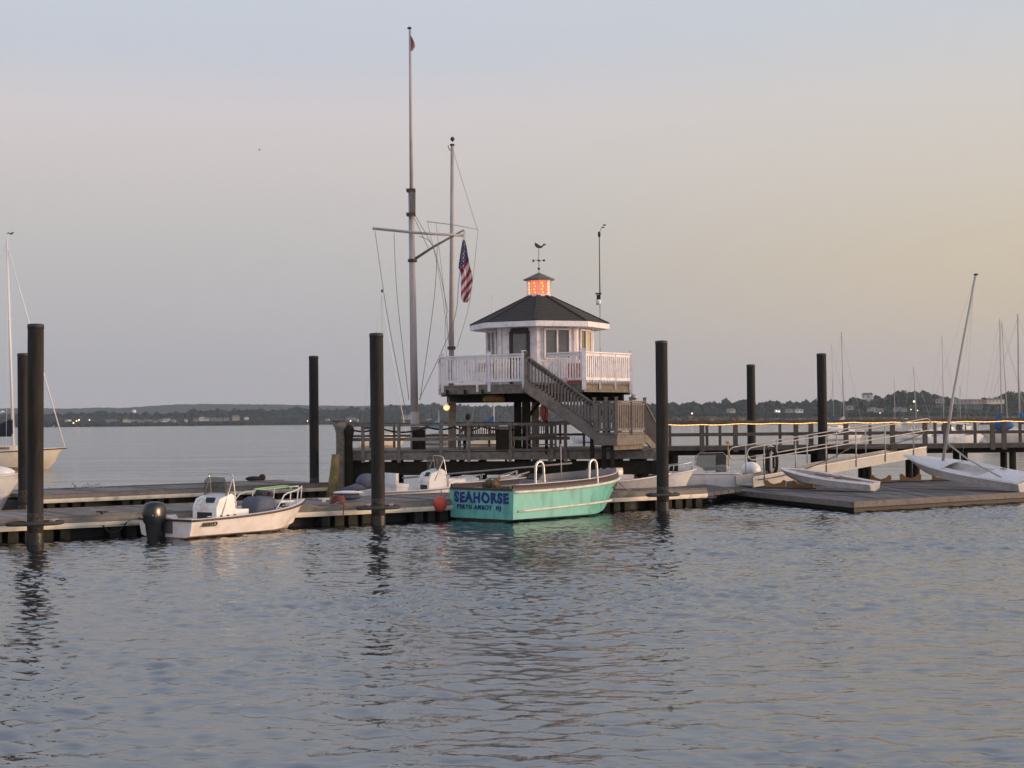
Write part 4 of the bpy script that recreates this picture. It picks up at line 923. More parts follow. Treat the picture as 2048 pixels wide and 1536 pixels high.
# --- boat 3: green SEAHORSE
C3=Vector((XZ(1028,48.2,0).x,48.2)); h3=Vector((.68,.733)); p3=Vector((-.733,.68)); B3=2.85; cs=C3+p3*B3/2
b3=place('green_boat','green open boat lettered SEAHORSE on the transom with two steel hoops','boat',cs,h3.x,h3.y,pitch=R(.2))
L3=6.95; m,bt,sh,rows=hull(L3,B3,1.0,1.30,chz=.10,cb=.975,floor=.35,rim=.13,tr=.995,p=3.0,rake=.75,keel=-.3)
o=m.build('hull',teal_m,b3); liner(o,grey_m); smooth_hull(o)
waterband(rows,b3,bott_m,zt=.07,ztf=lambda t:.09+.10*t)
for s_ in (-1,1):
    MB().tube(gunline(bt,sh,L3,.018,-.045,side=s_,n=22),.047,8).build('rub_rail',mat('cream_rubrail',(.72,.67,.58),.5,stain=((.4,.33,.25),4,.6)),b3)
    MB().grid([gunline(bt,sh,L3,-.03,.0,side=s_,n=20,t1=.93),gunline(bt,sh,L3,-.04,.17,side=s_,n=20,t1=.93),gunline(bt,sh,L3,-.09,.17,side=s_,n=20,t1=.93),gunline(bt,sh,L3,-.09,-.3,side=s_,n=20,t1=.93)]).build('coaming',brown_m,b3)
    MB().tube(gunline(bt,sh,L3,-.065,.185,side=s_,n=20,t0=.02,t1=.93),.022,6).build('coaming_cap',mat('pale_cap',(.5,.47,.46),.5),b3)
    # spray rail
    pts=[]
    for i in range(14):
        t=.03+.72*i/13; r=rows[int(round(t*22))]; zz=.34+.20*t; a,b_=(r[2],r[3]); k=(zz-a.z)/(b_.z-a.z+1e-6); q=a.lerp(b_,max(0,min(1,k))); pts.append(Vector((L3*t,s_*(abs(q.y)+.02),zz)))
    MB().tube(pts,.036,7).build('spray_rail',mat('cream_rubrail',(.7,.7,.6)),b3)
MB().beam((.02,-B3/2*.97,1.03),(.02,B3/2*.97,1.03),.10,.07).build('transom_cap',brown_m,b3)
for x,w_,h_ in ((1.35,.34,1.06),(4.0,.34,1.06)):
    hm=MB()
    y0=-B3/2*.92 if x<2 else -bt(x/L3)*.95
    hm.tube(arc_pts([(x-w_/2-.04,y0,1.0),(x-w_/2-.02,y0,1.0+h_*.62),(x-w_/2+.04,y0,1.0+h_*.75+.04),(x,y0,1.0+h_*.78+.06),(x+w_/2-.04,y0,1.0+h_*.75+.04),(x+w_/2+.02,y0,1.0+h_*.62),(x+w_/2+.06,y0,1.0)],5),.042,9)
    hm.build('grab_hoop',steel_m,b3)
m=MB().box((2.6,.1,.75),(.45,.55,.80)).box((2.62,.1,1.19),(.62,.72,.10)); m.build('console',grey_m,b3); MB().beam((2.55,.1,1.27),(2.75,.1,1.42),.55,.05).build('console_screen',black_m,b3)
MB().box((3.3,.1,.70),(.3,.3,.8)).build('seat_pedestal',grey_m,b3)
# bow platform and grey bow rim
rr=[[Vector((L3*t,y*bt(t)*.93,sh(t)-.03+.10*(1-abs(y)))) for y in (-1,-.5,0,.5,1)] for t in [.78+.035*i for i in range(7)]]
MB().grid(rr).build('bow_deck',grey_m,b3)
MB().grid([gunline(bt,sh,L3,-.10,.02,t0=.60,t1=.985,side=1),gunline(bt,sh,L3,-.12,.24,t0=.60,t1=.985,side=1)]).build('far_bow_board',grey_m,b3)
MB().box((.85,.35,1.05),(.5,.35,.25)).ball((.6,.2,1.18),.16,10,(1.2,1,.9)).build('tackle_pile',mat('brown_jumble',(.10,.06,.035),.9,var=.7,scale=14,bump=.03,bscale=10),b3)
MB().ball((.65,.0,1.15),.12,9).tube([(.5,.3,1.1),(.75,-.15,1.38)],.06,7).build('net_bundle',mat('tan_jumble',(.22,.13,.07),.9,var=.7,scale=14),b3)
MB().box((1.3,.55,.9),(.8,.5,.3)).build('engine_box',mat('dark_green_box',(.03,.035,.02),.8),b3)
MB().tube([(4.15,.2,.9),(4.12,.2,2.35)],.018,6).ball((4.12,.2,2.38),.03,6).build('antenna',mast_m,b3)
text_mesh('SEAHORSE','name_lettering',navy_m,b3,(-.012,0,.74),(R(90),0,R(-90)),.44,.006,.022,sx=1.0,sp_=1.2,wob=.012)
text_mesh('PERTH AMBOY  NJ','port_lettering',navy_m,b3,(-.012,.10,.44),(R(90),0,R(-90)),.20,.006,.006,sx=1.0,sp_=1.22,wob=.008)
# red fender
q=P(880,1008,49.75); t=thing('fender','round red fender hanging beside the green transom','fender',q); MB().ball((0,0,0),.235,14,(1,1,1.12)).build('ball',red_m,t); MB().tube([(0,0,.2),(.05,.1,.45)],.015,5).build('line',rope_m,t)
# --- boat 2: white runabout behind the dock with console
c2=Vector((XZ(738,54.8,0).x,55.2)); h2=Vector((.86,.51)).normalized()
b2=place('motorboat','white runabout with smoked windscreen and blue grey motor behind the second dark pile','boat',c2,h2.x,h2.y)
L2=4.75; m,bt,sh,rows=hull(L2,1.95,.72,.98,chz=.12,cb=.88,floor=.32,rim=.15,tr=.95)
o=m.build('hull',white_m,b2); smooth_hull(o)
for s_ in (-1,1): MB().tube(gunline(bt,sh,L2,.01,-.03,side=s_),.025,6).build('rub_rail',mat('grey_rubrail',(.25,.24,.24),.6),b2)
MB().tube([(-1.05,0,.78),(-.55,0,.88),(-.2,0,.95)],.09,10,r1=.18).ball((-.12,0,1.08),.34,14,(1.25,.75,.85)).build('outboard_motor',blueg_m,b2)
MB().box((.95,0,.92),(.5,1.45,.12)).box((.72,0,1.15),(.12,1.5,.42)).box((.95,0,.66),(.45,1.35,.4)).build('bench_seat',white_m,b2)
console(b2,2.55,0,.35,w=.85,d=.75,h=1.12,ws=.55); grabframe(b2,2.9,0,1.2,.85,.72,d=.5)
MB().box((3.35,0,.85),(.7,.8,.5)).build('front_seat',white_m,b2)
rr=[[Vector((L2*t,y*(bt(t)-.12),sh(t)+.05+.10*(1-abs(y)))) for y in (-1,-.5,0,.5,1)] for t in [.76+.03*i for i in range(7)]]
MB().grid(rr).build('bow_deck',white_m,b2)
bowrail(b2,bt,sh,L2,.66,.97,.22,posts=2,close=True)
# --- other boats in the basin
def skiff(label,px,Y,L,B,hx,hy,fs,fb,mt,group=None,floor=.25,z=0,**k):
    c=Vector((XZ(px,Y,0).x,Y)); b_=place('skiff',label,'boat',c,hx,hy,group,z=z); m,bt,sh,rows=hull(L,B,fs,fb,floor=floor,**k); o=m.build('hull',mt,b_); smooth_hull(o)
    for s_ in (-1,1): MB().tube(gunline(bt,sh,L,.01,-.02,side=s_),.026,6).build('rub_rail',white_m,b_)
    return b_,bt,sh,rows
s,bt,sh,rows=skiff('small white boat with upswept bow between the runabout and the green boat',905,57.0,2.6,1.4,.9,.2,.72,1.18,white_m)
MB().box((1.0,0,.62),(.3,1.1,.06)).build('thwart',woodg_m,s); bowrail(s,bt,sh,2.6,.45,.95,.18,posts=2)
s,bt,sh,rows=skiff('small beige dinghy under the wooden pier edge',945,59.3,2.2,1.2,.97,-.1,.95,1.25,mat('beige_hull',(.34,.30,.23),.7,stain=((.2,.17,.12),3,.6)))
MB().box((.9,0,.85),(.25,1.0,.05)).build('thwart',woodg_m,s)
MB().tube([(-2.6,-.75,1.05),(3.9,-.8,1.58)],.035,7).build('oar',mat('grey_spar',(.30,.28,.27),.5),s)
s,bt,sh,rows=skiff('grey boat partly hidden behind the green bow',1105,58.0,4.6,1.9,.96,.16,.85,1.15,mat('pale_grey_hull',(.36,.35,.36),.5,stain=((.2,.2,.2),2,.5)))
MB().box((2.6,0,.95),(.9,.9,.35)).build('seat_box',white_m,s)
s,bt,sh,rows=skiff('white inflatable tender with rolled white cover behind the green bow',1172,58.6,1.9,1.5,.97,.1,.92,1.1,white_m)
MB().tube([(.5,-.35,1.22),(1.35,-.35,1.22)],.17,10).tube([(.45,.3,1.28),(1.4,.3,1.30)],.18,10).build('rolled_cover',white_m,s); MB().box((.15,0,1.22),(.22,.9,.25)).build('fuel_box',cane_m,s)
# the skiff right of the second pile
s,bt,sh,rows=skiff('white skiff with grey windscreen and blue bundles right of the green boat',1474,65.2,4.7,1.9,-.96,.02,.92,1.04,white_m,floor=.5)
con,_=console(s,1.7,0,.5,w=1.05,d=.6,h=.75,white=white_m,ws=0)
MB().plate([(.5,.3,1.02),(1.78,.3,1.02),(1.72,.3,1.60),(1.58,.3,1.73),(.62,.3,1.75),(.5,.3,1.60)],(0,.03,0)).build('windscreen',screen_m,s)
MB().tube([(.48,.28,1.0),(.46,.28,1.62),(.60,.28,1.78),(1.60,.28,1.76),(1.76,.28,1.62),(1.82,.28,1.0)],.02,6).build('screen_frame',alu_m,s)
MB().ball((3.2,-.2,1.12),.2,10,(1.5,1,.6)).ball((3.9,-.1,1.14),.22,10,(1.4,1,.6)).build('blue_bundle',mat('deep_blue_tarp',(.02,.05,.16),.8,var=.3),s)
MB().ball((.6,-.2,1.12),.22,10,(1.6,1,.6)).ball((1.1,-.3,1.1),.2,10,(1.4,1,.6)).build('white_bundle',white_m,s)
bowrail(s,bt,sh,4.7,.62,.97,.28,posts=2)
MB().lathe([(.10,0),(.12,.08),(.03,.12)],(.35,0,2.15),10).tube([(.35,0,1.1),(.35,0,2.2)],.02,6).build('stern_light',yel_m,s)
MB().tube([(2.9,.5,1.1),(3.0,.5,1.75),(3.6,.5,1.85),(4.3,.4,1.2)],.022,6).build('arch_tube',alu_m,s)
s,bt,sh,rows=skiff('small white skiff with blue cushion just right of the stairs landing posts',1238,63.0,3.2,1.6,.98,.06,.88,1.15,white_m,floor=.5)
MB().box((.5,0,.95),(.4,1.2,.3)).build('stern_seat',white_m,s); MB().box((1.7,-.2,1.02),(.6,.6,.18)).build('cushion',mat('deep_blue_tarp',(0,0,0)),s)
bowrail(s,bt,sh,3.2,.5,.96,.30,posts=3,close=True); outboard(s,-.02,0,.55,.8,motor_m)
# white boat bow entering at lower left
c=Vector((XZ(-56,57.2,0).x,57.2)); bL=place('motorboat','white boat whose bow pokes in at the lower left edge','boat',c-Vector((3.4,.5)),.985,.12)
m,bt,sh,rows=hull(5.65,2.2,1.05,1.52,floor=.4,rake=.7,chz=.2); o=m.build('hull',white_m,bL); smooth_hull(o); waterband(rows,bL,mat('red_antifouling',(.16,.04,.03),.7),zt=.12)
for s_ in (-1,1): MB().tube(gunline(bt,sh,5.65,.015,-.03,side=s_),.035,7).build('rub_rail',white_m,bL)
MB().ball((4.2,0,1.45),.55,12,(1.5,1,.45)).build('foredeck_cover',white_m,bL)
# ------------------------------------------------------------------ things on the platform
def platpt(px,py): return G(px,py,zt)
# sailing dinghy, keel up on the platform, heeled, mast raked to the right
bowp=P(1815,912,61.0); 
dg=place('sailing_dinghy','white sailing dinghy with bare mast leaning on the right part of the platform','boat',(0,0),1,0)
sa=P(2060,968,57.6); ba=P(1812,918,62.5)
d_=Vector((ba.x-sa.x,ba.y-sa.y,0)); LD=d_.length+.1; rz=math.atan2(d_.y,d_.x)
dg.location=(sa.x,sa.y,zt-.02); dg.rotation_euler=(R(-13),-math.atan2(.72,LD),rz)
m,bt,sh,rows=hull(LD,1.55,.50,.62,chz=.17,cb=.90,floor=.30,rim=.34,keel=-.02,rake=.5,p=2.4,tr=.85); o=m.build('hull',mat('dull_white_hull',(.60,.57,.55),.4,stain=((.33,.30,.28),1.6,.6)),dg); smooth_hull(o)
rr=[[Vector((LD*t,y*(bt(t)-.02),sh(t)+.015+.05*(1-abs(y)))) for y in (-1,-.5,0,.5,1)] for t in [.60+.045*i for i in range(9)]]
MB().grid(rr).build('foredeck',mat('pale_deck',(.66,.63,.62),.5),dg)
rr=[[Vector((LD*t,y*(bt(t)-.02),sh(t)+.015+.04*(1-abs(y)))) for y in (-1,-.5,0,.5,1)] for t in (.0,.08,.16,.24,.3)]
MB().grid(rr).build('stern_deck',mat('pale_deck',(.6,.6,.6)),dg)
for s_ in (-1,1): MB().tube(gunline(bt,sh,LD,.008,-.01,side=s_),.022,6).build('rub_rail',white_m,dg)
MB().box((.03,0,.30),(.04,.3,.25)).box((-.02,.2,.34),(.05,.10,.12)).build('rudder_fitting',black_m,dg)
text_mesh('26','sail_number',black_m,dg,(LD*.25,-.45,.585),(0,0,R(180)),.26,.004,.006)
# mast placed to the picture line, as a part of the dinghy
def wl(p):   # world -> dinghy local
    Mx=Matrix.Translation(dg.location)@dg.rotation_euler.to_matrix().to_4x4(); return Mx.inverted()@Vector(p)
Ym=60.3
MB().tube([wl(P(1886,922,Ym)),wl(P(1905,800,Ym+.0)),wl(P(1925,690,Ym)),wl(P(1951,551,Ym))],.062,9,r1=.045).build('mast',farmast_m,dg)
MB().box(wl(P(1952,549,Ym)),(.14,.1,.06)).build('mast_cap',black_m,dg)
MB().tube([wl(P(1893,885,Ym)),wl(P(1935,918,Ym-1.2)),wl(P(2003,955,Ym-2.5))],.032,7).build('boom',farmast_m,dg)
for a,b_ in (((1948,560),(1925,925)),((1948,560),(1830,915)),((1945,600),(1905,905))): MB().tube([wl(P(a[0],a[1],Ym)),wl(P(b_[0],b_[1],Ym-.3))],.006,4).build('stay',alu_m,dg)
# overturned / flat hull on the platform: surf-rescue style board boat
b_=G(1750,984,zt); a=P(1556,944,61.5)
kd=Vector((a.x-b_.x,a.y-b_.y,0)); LK=kd.length
kk=place('row_dinghy','long low pinkish white dinghy lying diagonally on brown chocks','boat',(b_.x,b_.y),kd.x,kd.y,z=zt+.02); kk.rotation_euler=(R(-6),-math.atan2(.42,LK),math.atan2(kd.y,kd.x))
m,bt,sh,rows=hull(LK,1.30,.33,.46,chz=.08,cb=.86,floor=.22,rim=.28,keel=0,rake=.3,p=3.2,tr=.62)
o=m.build('hull',mat('stained_pinkish_hull',(.66,.61,.59),.5,var=.1,stain=((.34,.27,.27),2.4,.6)),kk); liner(o,mat('stained_liner',(.42,.34,.34),.7,var=.3)); smooth_hull(o)
for s_ in (-1,1): MB().tube(gunline(bt,sh,LK,.008,-.02,side=s_),.02,6).build('rub_rail',white_m,kk)
MB().box((LK*.42,0,.37),(.22,.85,.03)).build('thwart',mat('stained_liner',(0,0,0)),kk)
MB().tube([(.4,.30,.42),(LK*.55,.42,.45)],.03,6).build('grab_line',rope_m,kk)
def chock(px,py,lab,rz=0,s=1.0):
    p=platpt(px,py); t=thing('boat_chock',lab,'chock',p,rz,'brown chocks on the platform')
    pr=[(-.42,0),(.42,0),(.44,.30),(.34,.36),(.20,.22),(0,.16),(-.20,.22),(-.34,.36),(-.44,.30)]
    MB().plate([(x*s,-.09,z*s) for x,z in pr],(0,.18,0)).build('cradle',chock_m,t); MB().box((0,0,.03),(1.1*s,.30,.06)).build('foot',mat('chock_foot',(.10,.08,.07),.8),t)
chock(1551,977,'brown chock with cream cloth draped on it',R(-20),1.0); chock(1606,978,'brown chock under the stained dinghy',R(-20)); chock(1762,966,'brown chock left of the pair behind the stained dinghy',R(-15)); chock(1821,964,'brown chock nearest the white sailing dinghy',R(-15),1.05)
chock(1880,962,'dark chock under the sailing dinghy hull',R(-15),.8)
p=platpt(1549,972); t=thing('sail_bag','cream cloth bag slumped over a brown chock','bag',p+Vector((0,0,.30)))
rows=[[Vector((r*math.cos(a)*(1+.12*math.sin(3*a)),r*.6*math.sin(a),z)) for a in [2*math.pi*k/14 for k in range(14)]] for r,z in ((.46,0),(.40,.08),(.26,.20),(.14,.34),(.05,.44))]
MB().grid(rows,loop=True).build('cloth',cane_m,t)
p=platpt(1509,966); t=thing('dock_box','grey white storage box at the foot of the gangway','box',p)
MB().prism([(-.42,-.3),(.42,-.3),(.42,.3),(-.42,.3)],0,.36).build('body',mat('grey_white_box',(.40,.37,.37),.6,stain=((.25,.22,.2),3,.6)),t); MB().prism([(-.45,-.33),(.45,-.33),(.45,.33),(-.45,.33)],.36,.42).build('lid',mat('box_lid',(.30,.27,.27),.7),t)
p=platpt(1506,955); t=thing('upturned_tender','small rounded white hull behind the storage box','boat',p+Vector((0,.6,.30)))
MB().ball((0,0,.05),.42,14,(1.15,1.6,.95)).build('hull',white_m,t)
p=platpt(1541,972); t=thing('hose_stand','white post carrying a coil of black hose','hose',p+Vector((0,-.2,0)))
MB().tube([(0,0,0),(0,0,1.55)],.05,10).ball((0,0,1.62),.13,10,(1,1,.7)).build('post',white_m,t)
m=MB(); rr_=random.Random(5)
for i in range(7):
    wx=.20+rr_.uniform(-.03,.05); hz=.55+rr_.uniform(-.06,.1); cx=rr_.uniform(-.05,.05); m.tube([(cx+wx*math.sin(2*math.pi*k/20),-.08-.012*i,1.02+hz*math.cos(2*math.pi*k/20)*(1 if math.cos(2*math.pi*k/20)>0 else 1.0)) for k in range(20)],.020,6,closed=True)
m.build('hose_coil',roped_m,t)
for px,py,w_,lab in ((1425,968,.5,'small dark fitting at left corner of the platform'),(1470,969,.35,'small dark cleat near the platform left end')):
    p=platpt(px,py); t=thing('dock_cleat',lab,'cleat',p); MB().box((0,0,.05),(.12,.10,.10)).tube([(-w_/2,0,.12),(w_/2,0,.12)],.03,8).build('horn',bronze_m,t)
# items on the near dock
def dk(px,back_): 
    for Y in [40+.02*i for i in range(900)]:
        q=XZ(px,Y,DH)
        if Y>=43.5+.70*(q.x+11.44)+back_: return Vector((q.x,Y,DH))
p=dk(676,.5); t=thing('rope_coil','rust red rope coil on the front dock left of the second dark pile','rope',p)
m=MB()
for i in range(5): m.tube([((.24-.02*i)*math.cos(a),(.24-.02*i)*math.sin(a),.05+.05*i+.02*math.sin(3*a)) for a in [2*math.pi*k/16 for k in range(16)]],.03,6,closed=True)
m.build('coil',mat('rust_rope',(.16,.06,.05),.9,var=.5,scale=20),t)
MB().tube([(.2,-.2,.05),(.25,-.62,.0),(.22,-.64,-.5)],.018,5).build('tail',mat('rust_rope',(0,0,0)),t)
p=dk(690,2.6); t=thing('overturned_board','small white board lying on the front dock by the old timber','board',p)
MB().ball((.1,0,.28),.5,12,(1,.5,.12)).build('board',white_m,t); MB().ball((.1,0,.14),.45,10,(1,.45,.25)).build('cover',blueg_m,t)
for px,bk,lab in ((648,2.5,'flat white cleat block left of the rust rope'),(560,.4,'dark dock cleat near the white boat bow'),(205,.35,'dark dock cleat by the stern lines of the white boat'),(1125,2.2,'dark dock cleat beyond the green boat')):
    p=dk(px,bk); t=thing('dock_cleat',lab,'cleat',p); mt=white_m if px==648 else bronze_m
    MB().box((0,0,.04),(.12,.08,.08)).tube([(-.17,0,.10),(.17,0,.10)],.025,7).build('horn',mt,t)
def line(label,pts,r=.014,m_=rope_m,name='mooring_line'):
    return tag(MB().tube(pts,r,6).build(name,m_),label,'rope','mooring lines')
p=dk(205,.3); line('stern line from the dark cleat to the white boat transom',sag(p+Vector((0,0,.1)),Vector((XZ(262,43.6,.55).x,43.6,.5)),.22)); 
line('dark line sagging to the water by the white boat stern',sag(p+Vector((-.1,-.3,.05)),Vector((XZ(252,43.3,.5).x,43.4,.45)),.40,),.02,roped_m)
p=dk(676,.05); line('bow line from the white boat up to the front dock',sag(Vector((XZ(610,46.2,.8).x,46.2,.78)),p+Vector((0,0,.1)),.14))
p=dk(1262,.3); line('bow line from the green boat to the front dock',sag(P(1232,955,53.2),p+Vector((0,0,.08)),.12))
p=dk(870,.3); line('stern line from the green boat to the front dock',sag(P(897,985,49.4),p+Vector((0,0,.08)),.1))
# debris on back dock
q=G(508,962,DH); t=thing('gear_heap','small dark heap of gear on the back dock','gear',q); MB().ball((0,0,.10),.22,8,(1.8,1,.55)).ball((.35,.1,.15),.16,8).build('heap',roped_m,t)
q=G(165,978,DH); t=thing('white_netting','loose pale netting lying on the back dock','net',q); m=MB()
rr_=random.Random(3)
for i in range(9): 
    x=rr_.uniform(-.7,.9); m.tube(arc_pts([(x,0,.02),(x+rr_.uniform(-.2,.3),-.1,rr_.uniform(.1,.28)),(x+rr_.uniform(-.3,.5),-.15,.02)],4),.012,5)
m.build('strands',mat('pale_net',(.45,.42,.40),.9),t)
# seagulls
def bird(label,p,s=1.0,rz=0):
    t=thing('seagull',label,'bird',p,rz,None); bm_=mat('bird_grey',(.07,.07,.07),.8)
    MB().ball((0,0,0),.09*s,8,(2.2,.8,.8)).ball((.20*s,0,.02*s),.05*s,8).build('body',bm_,t)
    for d in (-1,1): MB().plate([(.08*s,0,.02),(-.10*s,0,.02),(-.08*s,d*.32*s,.16*s),(-.12*s,d*.62*s,.08*s),(.02*s,d*.34*s,.17*s)],(0,0,.012)).build('wing',bm_,t)
bird('small gull flying high above the left side of the water',P(519,300,170),.55,R(10)); 
bird('small gull flying beside the left sailboat masthead',P(22,468,100),.6,R(60))
# ------------------------------------------------------------------ moored sailboats
def sailboat(label,px,wy,L,B,fb,mast_h,hx,hy,mt=white_m,cover=None,mastx=.55,lean=0,mastm=farmast_m,mr=.075,cabin=True,boom=True,stay=True,sheer=.25,group='boats moored off the pier',furl=False,band=None,rake=0,spread=0,outb=False,nostay_back=False):
    p=G(px,wy,0); t=place('sailboat',label,'boat',(p.x,p.y),hx,hy,group)
    m,bt,sh,rows=hull(L,B,fb,fb+sheer,chz=.15,cb=.72,open_=False,tr=.6,rake=L*.045,p=2.0,keel=-.3)
    for r in rows:
        pass
    # centre the boat on its origin
    for i,v in enumerate(m.v): m.v[i]=Vector((v.x-L*mastx,v.y,v.z))
    o=m.build('hull',mt,t); smooth_hull(o)
    X=lambda s:L*(s-mastx)
    if band: MB().grid([[Vector((X(k/12),s_*(bt(k/12)+.012),sh(k/12)-.10)) for k in range(13)] for s_ in (-1,)]+[[Vector((X(k/12),-(bt(k/12)+.012),sh(k/12)-.02)) for k in range(13)]]).build('stripe',band,t)
    if cabin:
        z0=fb+.05; MB().prism([(X(.30),-B*.27),(X(.62),-B*.24),(X(.74),-B*.12),(X(.74),B*.12),(X(.62),B*.24),(X(.30),B*.27)],z0,z0+.42).build('cabin',mt,t)
        MB().box((X(.47),-B*.265,z0+.24),(L*.20,.04,.14)).build('cabin_window',glass_m,t)
    zb=fb+.1; top=Vector((math.tan(lean)*mast_h+rake,0,mast_h+zb)) ; fy=0
    MB().tube([(0,0,zb),top],mr,8,r1=mr*.6).build('mast',mastm,t)
    if boom:
        MB().tube([(0,0,zb+1.15),(X(.04),0,zb+1.0)],.06,7).build('boom',mastm,t)
    if cover:
        rr=[]
        for k in range(9):
            s_=k/8; x=X(mastx)*(1-s_)+X(.08)*s_; hh=(1.15*(1-s_)**2.2+.32); rr.append([Vector((x,.16*math.cos(a)*(1-.4*s_),zb+1.0+hh*.5+hh*.5*math.sin(a))) for a in [2*math.pi*j/10 for j in range(10)]])
        mm=MB().grid(rr,loop=True); mm.build('sail_cover',cover,t)
    if stay:
        MB().tube([(X(.98),0,sh(1)+.1),top*.97],.05 if furl else .018,6).build('forestay' if not furl else 'furled_jib',white_m if furl else mastm,t)
        if not nostay_back: MB().tube([(X(.02),0,fb+.1),top*.99],.014,5).build('backstay',mastm,t)
        for s_ in (-1,1): MB().tube([(X(mastx-.02),s_*B*.42,fb),(top.x*.62,s_*spread,zb+(top.z-zb)*.62),(top.x*.95,0,top.z*.95)],.012,5).build('shroud',mastm,t)
        if spread: MB().tube([(top.x*.62,-spread,zb+(top.z-zb)*.62),(top.x*.62,spread,zb+(top.z-zb)*.62)],.02,5).build('spreader',mastm,t)
    if outb: MB().ball((X(0)-.2,0,fb*.7),.25,8,(1,1,1.6)).build('outboard_motor',black_m,t)
    return t
# left cream sailboat
sailboat('cream sailboat at far left edge with tall white mast and navy sail cover',27,938,9.3,2.7,1.25,15.6,.995,.02,mt=cream_m,cover=navyc_m,mastx=.58,lean=-R(1.7),mastm=mastw_m,mr=.115,furl=True,spread=.5,group=None,band=mat('maroon_rubrail',(0,0,0)),sheer=.3)
# left pier background
sailboat('cream sailboat behind the second dark pile with pale mast',766,893,6.6,2.3,1.15,18.5,.93,.35,mt=cream_m,mastx=.5,mastm=farmast_m,mr=.06,furl=True,cover=navyc_m)
sailboat('small pale cabin boat with low mast behind the signal mast',878,889,5.6,2.2,1.1,3.6,.9,-.3,mt=mat('dull_cream_hull',(.48,.42,.35),.6),mastx=.5,boom=False,stay=False,cover=bluel_m)
sailboat('cream sailboat behind the bench with bright blue sail cover',988,893,6.8,2.4,1.35,17.6,.97,.2,mt=cream_m,cover=blue_m,mastx=.48,mastm=mastw_m,mr=.10)
sailboat('small white sailboat far behind between bench and stilts',1062,876,5.5,2.0,1.0,11,.9,-.3,mt=white_m,mastx=.5,mr=.05)
sailboat('white sailboat beyond the stairs',1180,885,6.5,2.3,1.1,4.0,-.95,.2,mt=white_m,mastx=.5,mr=.05,stay=False)
# right group
sailboat('sailboat with cream wrapped sail between the two right dark piles',1689,880,6.6,2.3,1.0,14.4,.9,.3,mt=white_m,cover=mat('cream_cover',(.55,.52,.42),.8),mastx=.5,lean=-R(1.0),mr=.10)
sailboat('white sailboat with thin pale mast just right of the gangway pile',1668,866,7.5,2.4,1.1,17.5,.95,.2,mt=white_m,cover=blue_m,mastx=.5,lean=-R(.9),mr=.06)
sailboat('small sailboat with mast crossing the gangway top',1834,878,5.6,2.0,1.0,9.4,.95,.2,mt=white_m,mastx=.5,lean=-R(2.2),mr=.07,boom=True)
sailboat('sailboat with slim mast above the white motor cruiser',1888,872,6.6,2.2,1.0,15.6,.95,.2,mt=white_m,mastx=.5,lean=-R(.3),mr=.07)
sailboat('small distant sailboat right of the leaning dinghy mast',1921,865,5.2,2.0,1.0,4.2+4,.95,.2,mt=white_m,mastx=.5,mr=.07,boom=False)
sailboat('sailboat with dark spreader on its mast near the right edge',2004,886,7.2,2.4,1.1,13.6,.97,.1,mt=white_m,cover=blue_m,mastx=.45,lean=-R(.1),mr=.08,spread=.4)
sailboat('sailboat whose mast leans slightly left near the right edge',2016,874,7.0,2.4,1.1,16.6,-.95,.2,mt=white_m,mastx=.5,lean=R(2.2),mr=.08)
sailboat('large sailboat at the right edge with blue cover and white hull',2040,893,8.2,2.6,1.2,12.6,-.97,.1,mt=cream_m,cover=blue_m,mastx=.5,lean=-R(.0),mr=.11,spread=.5)
sailboat('faint distant sailboat below the wooded hill',1790,852,7,2.3,1.0,16,.9,.3,mt=white_m,mastx=.5,mr=.12)
# motor cruiser
p=G(1850,892,0); t=place('motor_cruiser','white cabin cruiser with square wheelhouse behind the walkway','boat',(p.x,p.y),.97,.12,'boats moored off the pier')
m,bt,sh,rows=hull(7.4,2.6,.95,1.5,chz=.15,cb=.85,open_=False,tr=.95,rake=.8,keel=-.3); o=m.build('hull',white_m,t); smooth_hull(o)
MB().prism([(1.6,-1.0),(4.2,-1.0),(4.2,1.0),(1.6,1.0)],1.0,1.65).build('cabin',white_m,t)
m=MB()
for x in (1.6,2.5,3.4,4.3):
    for y in (-1,1): m.box((x,y*.95,2.0),(.10,.10,.75))
m.build('wheelhouse_frame',mat('dark_frame',(.06,.05,.05),.5),t)
MB().box((2.8,0,2.45),(3.6,2.2,.12)).build('wheelhouse_roof',white_m,t); MB().box((3.95,0,2.0),(.06,1.7,.6)).build('windscreen',glass_m,t); MB().box((4.9,0,1.55),(1.5,1.5,.45)).build('fore_cabin',white_m,t); MB().box((4.9,-.76,1.6),(.8,.03,.22)).build('cabin_window',glass_m,t)
p=G(1975,893,0); t=place('motor_launch','white launch with blue canopy near the right edge','boat',(p.x,p.y),.97,.05,'boats moored off the pier')
m,bt,sh,rows=hull(6.6,2.3,.9,1.35,chz=.15,cb=.85,open_=False,tr=.95,rake=.7,keel=-.3); o=m.build('hull',white_m,t); smooth_hull(o)
MB().ball((1.6,0,2.2),1.0,12,(1.3,1,.55)).build('canopy',blue_m,t); MB().box((3.4,0,1.5),(2,1.4,.4)).build('cabin',white_m,t)
# a few distant boats
for px,wy,l,lab in ((956,862,7,'tiny white boat moored far out behind the bench'),(1650,862,6,'tiny white hull moored beyond the walkway'),(905,858,8,'tiny pale boat far out near the amber lamp')):
    p=G(px,wy,0); t=place('motorboat',lab,'boat',(p.x,p.y),.95,.2); m,bt,sh,rows=hull(l,2.2,.9,1.3,open_=False); m.build('hull',white_m,t); MB().box((l*.5,0,1.5),(l*.3,1.4,.8)).build('cabin',white_m,t)
